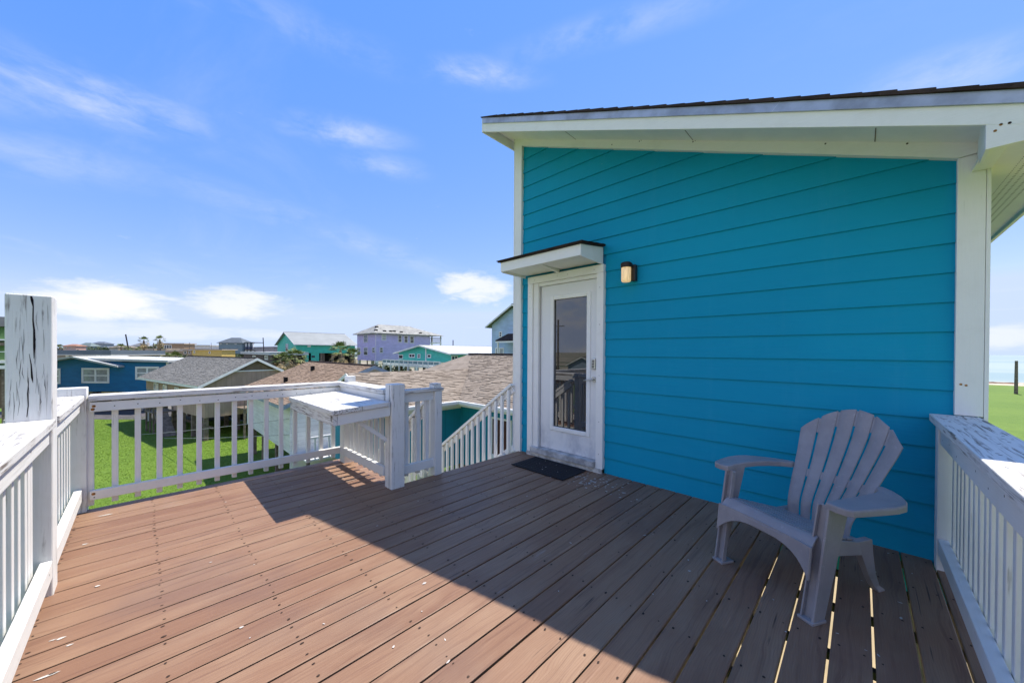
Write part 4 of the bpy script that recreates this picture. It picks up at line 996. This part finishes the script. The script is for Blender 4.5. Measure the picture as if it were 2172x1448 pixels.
box(q1+.1, y1-y0-.4, 2.2, 2.3, GZ, zb_-.003).build('carport_screen', M_DARK, tq)
for i in range(10): box(q1+1+i*2.2, q1+1.25+i*2.2, .1, .35, GZ, zb_-.003).build('carport_post', M_PILE, tq)

# turquoise beach house with white roof and long balcony
D = 50; x0, x1, y0, y1 = axis(957, D, 846, 1150)
M_TURQ2 = lap('sea_green_lap', (.06, .46, .38), .22)
zb_, ze_ = zp(957, 769, D), zp(957, 749.5, D); wd = x1-x0
zr_ = at(902, 733, 1, y0).z
sg = house('sea_green_house', 'low sea-green house with broad white roof and glazed white balcony', 'house', (x1, y0), R(90), y1-y0, wd, zb_, ze_, zr_, M_TURQ2, M_METAL_ROOF, 'gable', .7, (3, 3),
    wins=(('l', 868, 750, 880, 758.5, M_PANE, (2, 1), .12), ('l', 886, 750.5, 892, 759.5, M_PANE, (1, 2), .10), ('l', 906.5, 751, 914.5, 759, M_PANE, (1, 1), .12), ('l', 846, 752, 855, 761, M_PANE, (1, 1), .1), ('f', 957, 754, 971, 764, M_PANE, (2, 1), .12)), pile_r=.16)
u, _ = loc_px((x1, y0), R(90), 'l', 1, 1, 903.5, 750); box(-.05, -.005, u-.12, u+.12, zb_, zr_-.4).build('corner_board', M_FARTRIM, sg)
bc = thing('glazed_balcony', 'white balcony with clear panels along the front of the sea-green house', 'balcony', (x1, y0, 0), R(90))
zt2, zb2 = zp(950, 767, D-2), zp(950, 776, D-2); n = 12
box(-2.2, -.06, -.4, wd+1.2, zb2-.35, zb2-.1).build('balcony_floor', M_FARTRIM, bc)
box(-2.25, -2.12, -.4, wd+1.2, zt2-.10, zt2).build('balcony_rail', M_FARTRIM, bc)
box(-2.24, -2.13, -.4, wd+1.2, zb2-.05, zb2+.08).build('balcony_rail', M_FARTRIM, bc)
for i in range(n+1):
    y = -.4+(wd+1.6)*i/n; box(-2.26, -2.11, y-.07, y+.07, zb2-.1, zt2+.02).build('balcony_post', M_FARTRIM, bc)
    if i < n: box(-2.20, -2.18, y+.08, y+(wd+1.6)/n-.08, zb2+.09, zt2-.11).build('balcony_panel', plain('hazy_panel', (.20, .30, .36), .2, .2, 1) if i == 0 else bpy.data.materials['hazy_panel'], bc)
    if i % 2 == 0: box(-2.28, -2.1, y-.09, y+.09, GZ, zb2-.351).build('balcony_pile', M_FARTRIM, bc)

# pale blue house half hidden by the house corner
D = 36; x0, x1, y0, y1 = axis(1150, D, 1043, 1300)
wd = x1-x0; ze_ = at(1043, 689, 1, y0).z; zr_ = at(1090, 650, 1, y0).z; k_ = (zr_-ze_)/(at(1090, 650, 1, y0).x-x0)
pb = house('pale_blue_house', 'tall pale blue gabled house glimpsed past the white corner board', 'house', (x1, y0), R(90), 12, wd, GZ+.6, ze_, ze_+k_*wd/2, lap('pale_blue_lap', (.40, .54, .74), .2), M_SH_GREY, 'gable', .55, (3, 3),
    wins=(('l', 1059, 703, 1065, 715, M_PANE, (1, 2), .1), ('l', 1051, 737, 1069, 754, M_PANE_PALE, (2, 1), .14)))
u0, z1 = loc_px((x1, y0), R(90), 'l', 1, 1, 1079, 722)
prf = MB().prism([(-1.6, u0+.4, z1), (-1.6, u0-5, z1), (-.02, u0-5, z1+.75), (-.02, u0+.1, z1+.75)], (0, 0, -.12)).build('porch_roof', M_SH_DARK, pb)
box(-1.62, -1.5, u0-5, u0+.42, z1-.28, z1-.121).build('porch_beam', M_FARTRIM, pb)
for y in (u0+.1, u0-2.4): box(-1.58, -1.44, y-.08, y+.08, GZ, z1-.281).build('porch_post', M_FARTRIM, pb)
box(-1.56, -1.46, u0-5, u0+.1, z1-2.45, z1-2.38).build('porch_rail', M_FARTRIM, pb)
for i in range(10): box(-1.53, -1.49, u0-.2-i*.2, u0-.16-i*.2, z1-3.3, z1-2.451).build('porch_baluster', M_FARTRIM, pb)

# smaller far buildings: (name, label, corner px, depth, left px, right px, py bottom, py eave, py top, wall, roof, roof kind, windows)
B = lambda nm, c: lap(nm, c, .3)
far = [
 ('brown_house', 'low dark brown house with white eave strip below the turquoise house', 578, 62, 517, 596, 778, 751.5, 746, B('dark_brown_lap', (.045, .028, .026)), M_METAL_ROOF, 'flat', (('l', 536, 753.5, 543, 761, M_PANE_PALE, (1, 1), .15), ('l', 561.5, 754, 569, 763, M_PANE_PALE, (1, 1), .15))),
 ('hip_roof_house', 'blue-grey two storey house with dark hip roof and side balcony', 508, 140, 464, 514, 750, 727, 716, B('blue_grey_lap', (.20, .27, .31)), plain('slate_roof', (.10, .12, .14), .8, .15, 1), 'hip', (('l', 467, 728, 470, 730), ('l', 480, 728, 483, 730), ('l', 498, 728.5, 502, 730.5))),
 ('yellow_house', 'low yellow house with flat brown roof', 452, 112, 407, 470, 757, 741.5, 740, B('yellow_lap', (.55, .41, .13)), plain('brown_flat_roof', (.22, .16, .10), .8, .2, .5), 'flat', (('l', 443, 744.5, 446.5, 750), ('l', 411, 743, 414, 749))),
 ('brown_porch_house', 'tan porch building with dark openings beside the yellow house', 407, 115, 388, 410, 757, 742, 740, B('tan_lap', (.33, .24, .16)), plain('pinkish_flat_roof', (.36, .26, .19), .8, .2, .5), 'flat', (('l', 390, 744, 396, 750), ('l', 400, 744, 404, 750))),
 ('white_shed', 'long low white building beyond the yellow house', 437, 170, 374, 445, 750, 732.5, 731.5, B('chalk_white_lap', (.62, .63, .64)), M_METAL_ROOF, 'flat', ()),
 ('modern_house', 'boxy house of dark glass and tan cladding behind the tall palms', 366, 150, 346, 390, 750, 729, 727.5, B('tan_cladding', (.33, .23, .15)), plain('tan_flat_roof', (.36, .28, .20), .8, .2, .5), 'flat', (('l', 348, 731, 364, 741, M_PANE, (3, 1), .2),)),
 ('grey_store', 'long grey building with white eave directly behind the blue bungalow', 229, 58, 60, 236, 775, 752, 743, B('pinkish_grey_lap', (.30, .27, .27)), plain('slate_blue_roof', (.12, .15, .19), .7, .1, .5), 'flat', (('l', 140, 753, 146, 757), ('l', 205, 753, 212, 757))),
 ('long_motel', 'long pale two-storey block with dark windows behind the short palm', 345, 135, 285, 352, 760, 744, 738.5, B('pale_grey_lap', (.40, .40, .41)), plain('sandy_roof', (.35, .29, .23), .8, .2, .4), 'flat', (('l', 300, 747, 316, 752, M_PANE, (4, 1), .15), ('l', 322, 747, 334, 752, M_PANE, (3, 1), .15))),
 ('tan_block', 'plain tan block right of the tall palms', 392, 128, 340, 396, 758, 744, 742.5, B('tan_block_lap', (.34, .26, .19)), plain('tan_roof2', (.42, .33, .24), .8, .2, .4), 'flat', ()),
 ('pink_house', 'small pinkish house with terracotta roof on the skyline', 158, 210, 134, 161, 745, 733.5, 729.5, B('pink_lap', (.55, .36, .30)), plain('terracotta_roof', (.32, .17, .12), .8, .2, .4), 'hip', (('l', 138, 736, 141, 739), ('l', 147, 736, 150, 739))),
 ('green_roof_house', 'small skyline house with green-grey hip roof', 188, 230, 163, 192, 745, 734, 726.5, B('pale_green_lap', (.36, .42, .40)), plain('green_grey_roof', (.14, .18, .18), .8, .2, .4), 'hip', (('l', 168, 736, 171, 739),)),
 ('big_grey_house', 'larger blue-grey skyline house with flat dark roof', 216, 250, 190, 221, 745, 729, 724.5, B('far_blue_grey_lap', (.28, .33, .38)), plain('dark_far_roof', (.10, .12, .15), .8, .2, .4), 'hip', (('l', 195, 731, 199, 735), ('l', 205, 731, 209, 735))),
 ('pale_far_house', 'pale skyline house between the leaning mast and the palm', 302, 240, 276, 306, 746, 734, 727.5, B('far_pale_lap', (.45, .45, .44)), plain('far_grey_roof', (.19, .20, .21), .8, .2, .4), 'hip', ()),
 ('low_far_house', 'low grey skyline house with a gable facing the palms', 262, 200, 232, 270, 746, 737, 732, B('far_grey_lap', (.30, .31, .29)), plain('far_brown_roof', (.20, .17, .14), .8, .2, .4), 'hip', ()),
 ('violet_roof_house', 'low house with violet roof behind the dark brown house', 584, 120, 535, 596, 752, 742, 735.5, B('violet_lap', (.30, .28, .42)), plain('grey_violet_roof', (.25, .23, .24), .8, .15, .4), 'flat', ()),
 ('white_tent_house', 'white low gabled shed between the blue bungalow and the palms', 268, 75, 233, 282, 772, 756, 748, B('tent_white', (.60, .58, .50)), M_METAL_ROOF, 'gable', ()),
 ('far_teal_shed', 'pale grey roof ridge behind the sea-green house', 1030, 90, 985, 1060, 752, 744, 739, B('far_shed_lap', (.35, .36, .35)), plain('far_shed_roof', (.34, .34, .33), .8, .15, .4), 'hip', ()),
]
for nm, lb, pxc, D, pxl, pxr, pb_, pe, ptop, wm, rm, kind_, wn in far:
    if pxl < 515:
        o_ = dep(pxl, 745, D); o2 = dep(pxr, 745, D); L2 = math.hypot(o2.x-o_.x, o2.y-o_.y); W2 = min(9, max(5, L2*.6))
        yw2 = YAW
        house(nm, lb, 'house', (o_.x, o_.y), yw2, L2, W2, max(zp(pxc, pb_, D), GZ-.05), zp(pxc, pe, D), zp(pxc, ptop, D+W2*.5 if kind_ != 'flat' else D), wm, rm, kind_, .5, None, [('f',)+tuple(q[1:]) for q in wn], hip=min(W2/2, L2*.3))
        continue
    x0, x1, y0, y1 = axis(pxc, D, pxl, pxr); y1 = max(y1, y0+5)
    zt3 = zp(pxc, ptop, D+(x1-x0)*.35)
    house(nm, lb, 'house', (x1, y0), R(90), y1-y0, x1-x0, max(zp(pxc, pb_, D), GZ-.05) if pb_ < 9999 else GZ, zp(pxc, pe, D), zt3, wm, rm, kind_, .5, None, wn)
# balcony wing on the hip roofed house
D = 140; o_ = dep(514.5, 745, D); y0 = 0; y1 = 22/F*D
hw_ = thing('roof_balcony', 'railed balcony on posts beside the blue-grey hip roof house', 'balcony', (o_.x, o_.y, 0), YAW); zz_ = zp(515, 741, D)
box(.5, y1-y0, .5, 6, zz_-.25, zz_).build('balcony_floor', M_PILE, hw_)
for i in range(12): box(.6+(y1-y0-1)*i/12, .72+(y1-y0-1)*i/12, .5, .6, zz_, zz_+1.1).build('balcony_baluster', plain('navy_rail', (.06, .06, .11), .7, .2, 2) if i == 0 else bpy.data.materials['navy_rail'], hw_)
for x in (.8, (y1-y0)/2, y1-y0-.4): box(x-.15, x+.15, .6, .9, GZ, zz_+2.6).build('balcony_post', M_FARTRIM, hw_)
box(.4, y1-y0, .4, 6.2, zz_+2.6, zz_+2.9).build('balcony_roof', bpy.data.materials['slate_roof'], hw_)

# building at the left edge, behind the tall post
D = 30; d0 = ray(13, 745); L_ = 5.0; a0 = math.atan2(d0.y, d0.x)-math.pi/2; e0 = dep(13.5, 800, D)-Vector((math.cos(a0), math.sin(a0), 0))*L_
eb = thing('green_balcony_house', 'grey house with green walls and stacked balconies behind the tall cracked post', 'house', (e0.x, e0.y, 0), a0)
zq = lambda py: zp(5, py, D)
box(0, L_, .8, 8, zq(865), zq(693)).build('wall', plain('green_wall', (.10, .20, .075), .7, .1, 1), eb)
box(-.3, L_+.05, 0, 7.3, zq(692), zq(672)).build('roof', plain('grey_roof_edge', (.24, .22, .23), .8, .15, 1), eb)
for a, b, mm in ((722, 719, M_FARTRIM), (733, 726, M_PILE), (770, 764, M_FARTRIM), (782, 775, M_FARTRIM)): box(-.2, L_+.02, 0, .9, zq(a), zq(b)).build('balcony_floor', mm, eb)
for a, b in ((764, 745),): 
    box(-.2, L_+.1, .02, .08, zq(b)-.06, zq(b)).build('balcony_rail', M_FARTRIM, eb)
    for i in range(12): box(i*L_/12, i*L_/12+.05, .02, .08, zq(a), zq(b)-.061).build('balcony_baluster', M_FARTRIM, eb)
box(-.2, L_+.05, .5, 7.8, zq(866)-.0, zq(783)).build('lower_wall', plain('brown_lower_wall', (.16, .12, .09), .8, .2, 1), eb)
for i in range(5): box(i*L_/4.2, i*L_/4.2+.2, .1, .3, GZ-.2, zq(783)).build('post', M_PILE, eb)

# ------------------------------------------------------------------ poles, mast and wires
def pole(px, pyt, D, r, label, lean=0, cat='pole', name='pole', mat=M_PILE, pyb=None):
    t = dep(px, pyt, D); base = Vector((t.x-lean*rt.x, t.y-lean*rt.y, GZ-.2 if pyb is None else dep(px, pyb, D).z))
    o = MB().tube([base, t], [r, r*.75], 8).build(name, mat); tag(o, label, cat); return o
pole(2156, 765, 60, .22, 'weathered timber pole standing alone on the lawn before the beach')
pole(558, 716, 66, .10, 'thin dark pole rising beside the dark brown house', -.5, mat=M_BLACK)
pole(266.5, 709, 85, .17, 'dark leaning mast rising above the low roofs behind the palms', -1.9, 'mast', 'leaning_mast', M_BLACK)
pole(325.5, 727, 82, .10, 'slim pole standing between the two tall palms')
pole(961, 721, 60, .10, 'short pole standing behind the white roof of the sea-green house', mat=M_BLACK)
pole(402, 726, 150, .10, 'thin far pole above the long white building')
pole(448, 727, 150, .10, 'thin far pole left of the hip roofed house')
def wire(p, q, sag, label):
    pts = [Vector(p).lerp(Vector(q), i/12)-Vector((0, 0, sag*(1-(2*i/12-1)**2))) for i in range(13)]
    o = MB().tube(pts, .014, 5).build('cable', plain('pale_cable', (.35, .34, .33), .6, .1, 2) if 'pale_cable' not in bpy.data.materials else bpy.data.materials['pale_cable']); tag(o, label, 'cable', 'cables between the stilt house and the white house')
wire(dep(300, 921, 26.5), (-18.3, 4.6, -1.75), .06, 'upper of two thin cables slung from the stilt house to the white house')
wire(dep(349, 929, 25.5), (-18.3, 4.6, -2.45), .06, 'lower of two thin cables slung from the stilt house to the white house')
cvr = MB()
up_ = thing('utility_pole', 'wooden utility pole with crossarm and street light, mirrored in the door glass', 'utility pole', (-33, -37, 0))
MB().tube([(0, 0, GZ-.3), (0, 0, 6.2)], [.20, .13], 10).build('pole_shaft', M_PILE, up_)
MB().bar((-1.1, 0, 5.2), (1.1, 0, 5.2), .1, .12).build('cross_arm', M_PILE, up_); MB().tube([(0, 0, 4.2), (-1.2, -.4, 4.6), (-2.4, -.8, 4.6)], .05, 8).build('light_arm', M_STEEL, up_)
box(-3.0, -2.35, -1.0, -.7, 4.5, 4.65).build('street_light', M_STEEL, up_)
for i, (x, y, l, c_) in enumerate(((-60, -62, 12, (.30, .30, .30)), (-84, -70, 14, (.40, .36, .30)), (-50, -88, 16, (.22, .28, .36)), (-100, -110, 18, (.45, .44, .42)))):
    house('far_bungalow', ['low grey bungalow across the lawn, seen only in the door glass', 'tan bungalow across the lawn, seen only in the door glass', 'blue-grey bungalow across the lawn, seen only in the door glass', 'pale bungalow across the lawn, seen only in the door glass'][i], 'house', (x, y), R(20+30*i), l, 8, GZ-.02, GZ+3.2, GZ+5.2, B('bungalow_lap_%d' % i, c_), M_SH_GREY, 'gable', .5, None)

# ------------------------------------------------------------------ palms and trees
def frond(m, base, az, el, ln, wd, n=9, droop=.5):
    # fan frond: stalk then a spread of narrow blades
    d = Vector((math.cos(az)*math.cos(el), math.sin(az)*math.cos(el), math.sin(el))); tip = Vector(base)+d*ln*.5
    sd = Vector((-math.sin(az), math.cos(az), 0)); nrm = sd.cross(d)
    for i in range(n):
        a = (i/(n-1)-.5)*2.4; bd = (d*math.cos(a)+sd*math.sin(a)).normalized(); L = ln*.55*(1-.25*abs(a))*random.uniform(.85, 1.1)
        mid = tip+bd*L*.55+nrm*random.uniform(-.04, .06)*ln; e = tip+bd*L-Vector((0, 0, droop*L*random.uniform(.4, 1)))
        s2 = bd.cross(nrm).normalized()*wd
        m.add([tip, mid-s2, e, mid+s2], [(0, 1, 2, 3)])
    m.add([Vector(base)-sd*.02, Vector(base)+sd*.02, tip], [(0, 1, 2)])
def palm_meshes(seed):
    random.seed(seed); g = MB(); dd = MB()
    for i in range(30): frond(g, (0, 0, 0), random.uniform(0, 6.283), R(random.uniform(-15, 80)), random.uniform(1.4, 2.0), .05, 10, .35)
    for i in range(40): frond(dd, (0, 0, -.15-random.random()*1.3), random.uniform(0, 6.283), R(random.uniform(-75, -5)), random.uniform(1.1, 1.7), .05, 8, .7)
    a = g.build('crown', M_FROND, fix=False); b = dd.build('dead_skirt', M_DEADFROND, fix=False); r = a.data, b.data
    bpy.data.objects.remove(a); bpy.data.objects.remove(b); return r
PM = [palm_meshes(11+i) for i in range(4)]
def palm(px, pyt, D, sc, label, k):
    t = dep(px, pyt, D); topz = t.z-1.5*sc
    h = thing('fan_palm', label, 'palm tree', (t.x, t.y, GZ), random.uniform(0, 6), 'fan palms between the houses')
    H = topz-GZ; MB().tube([(0, 0, -.2), (.05, .02, H*.4), (0, 0, H-.3*sc), (0, 0, H+.2)], [.34*sc, .26*sc, .24*sc, .14*sc], 9).build('trunk', M_BARK, h)
    for me, nm in zip(PM[k % 4], ('crown', 'dead_skirt')):
        o = bpy.data.objects.new(nm, me); COL.objects.link(o); o.parent = h; o.location = (0, 0, H); o.scale = (sc, sc, sc)
palm(594, 746, 55, .85, 'fan palm growing before the dark brown house', 0); palm(628, 737, 60, 1.15, 'bushy fan palm growing against the turquoise gable', 1)
palm(722, 722, 64, 1.35, 'largest fan palm standing before the turquoise carport', 2); palm(746, 735, 66, 1.15, 'fan palm growing between the turquoise and lavender houses', 3)
palm(609, 744, 63, .85, 'shaggy fan palm squeezed between two others by the turquoise gable', 2)
palm(305, 713, 82, .72, 'tall slim fan palm on a bare trunk left of the slim pole', 1); palm(339, 711, 82, .72, 'tallest thick-crowned fan palm right of the slim pole', 0); palm(335, 727, 86, .78, 'fan palm with dead skirt under the tallest palm', 3)
palm(297, 734, 84, .68, 'short fan palm left of the tall slim palm', 2); palm(257, 727, 86, .75, 'fan palm at the foot of the leaning mast', 3); palm(273, 734, 84, .7, 'smaller fan palm right of the leaning mast', 0)
palm(372, 744, 74, 1.1, 'low spreading fan palm behind the grey shingle roof', 1); palm(352, 746, 72, .8, 'low leafy palm beside the blue bungalow roof', 2)
palm(127, 729, 160, 1.2, 'distant palm at the edge of the tall cracked post', 3)
def tree_mesh(seed):
    random.seed(seed); m = MB(); lobes = [(random.gauss(0, .55), random.gauss(0, .55), random.uniform(.1, 1.0), random.uniform(.35, .6)) for i in range(9)]
    for x, y, z, r in lobes:
        for i in range(90):
            v = Vector((random.gauss(0, 1), random.gauss(0, 1), random.gauss(0, .8))).normalized()*r*random.uniform(.55, 1.05); c = Vector((x, y, z))+v
            a = Vector((random.gauss(0, 1), random.gauss(0, 1), random.gauss(0, 1))).normalized()*.10; b = a.cross(Vector((random.random(), random.random(), random.random()))).normalized()*.075
            m.add([c-a, c+b, c+a, c-b], [(0, 1, 2, 3)])
    o = m.build('crown', M_LEAF, fix=False); me = o.data; bpy.data.objects.remove(o); return me
TM = [tree_mesh(31+i) for i in range(3)]
def tree(px, pyt, D, r, label, grp='trees and bushes along the skyline'):
    t = dep(px, pyt, D); h = thing('bushy_tree', label, 'tree', (t.x, t.y, GZ), random.uniform(0, 6), grp); H = t.z-GZ
    MB().tube([(0, 0, -.2), (.1, 0, max(.3, H-1.4*r)), (0, 0, max(.4, H-.9*r))], [.12*r, .09*r, .05*r], 7).build('trunk', M_BARK, h)
    for i in range(3):
        o = bpy.data.objects.new('crown', random.choice(TM)); COL.objects.link(o); o.parent = h; o.location = ((i-1)*r*.7, random.uniform(-.3, .3)*r, H-1.45*r); o.scale = (r*.9, r*.9, r*random.uniform(.8, 1)); o.rotation_euler = (0, 0, random.uniform(0, 6))
random.seed(5)
for i in range(30):
    px = 122+i*13.5+random.uniform(-6, 6)
    tree(px, random.uniform(729, 739), random.uniform(190, 330), random.uniform(2.2, 4.2), 'distant dark green tree on the hazy skyline')
for px, py, D, r, lb in ((198, 738, 95, 1.9, 'leafy bush rising behind the grey building roof'), (392, 750, 78, 1.5, 'round bush left of the yellow house'), (800, 768, 66, 2.4, 'shrub growing under the lavender house'), (835, 772, 64, 2.6, 'scrubby bush between the lavender and sea-green houses'), (860, 781, 52, 1.6, 'low scrub under the white balcony'), (900, 783, 50, 1.5, 'low scrub under the white balcony'), (935, 783, 49, 1.5, 'low scrub under the white balcony'), (700, 768, 70, 2.2, 'dark shrub in the shade of the turquoise carport'), (655, 770, 58, 1.6, 'shrub between the palms by the turquoise house')):
    tree(px, py, D, r, lb, 'shrubs around the houses')
# scrub band at the far edge of town
sc2 = MB(); random.seed(9)
for i in range(5200):
    a = R(random.uniform(118, 200)); d = random.uniform(300, 620); c = Vector((math.cos(a)*d, math.sin(a)*d, GZ+abs(random.gauss(0, 2.2))))
    if c.y > 120: continue
    r = random.uniform(1.0, 2.6); q = Vector((-math.sin(a), math.cos(a), 0))*r; u_ = Vector((random.gauss(0, .4), random.gauss(0, .4), 1)).normalized()*r*.6
    sc2.add([c-q, c-u_, c+q, c+u_], [(0, 1, 2, 3)])
o = sc2.build('scrub_belt', M_LEAF, kind='stuff', fix=False); o['label'] = 'far belt of low scrub along the horizon'; o['category'] = 'scrub'

# blades of the near lawn
gb = MB(); random.seed(21)
for i in range(130000):
    x = -14-36*random.random(); y = random.uniform(-9, 6.5); h_ = random.uniform(.03, .07); a = random.uniform(0, 6.28); dx, dy = .009*math.cos(a), .009*math.sin(a); lx, ly = random.gauss(0, .05), random.gauss(0, .05)
    gb.v += [(x-dx, y-dy, GZ), (x+dx, y+dy, GZ), (x+lx, y+ly, GZ+h_)]; gb.f.append((3*i, 3*i+1, 3*i+2))
o = gb.build('grass', leaf('grass_blade', (.105, .19, .014), (.155, .245, .026)), kind='stuff', fix=False); o['label'] = 'short green grass of the lawn below the deck'; o['category'] = 'grass'
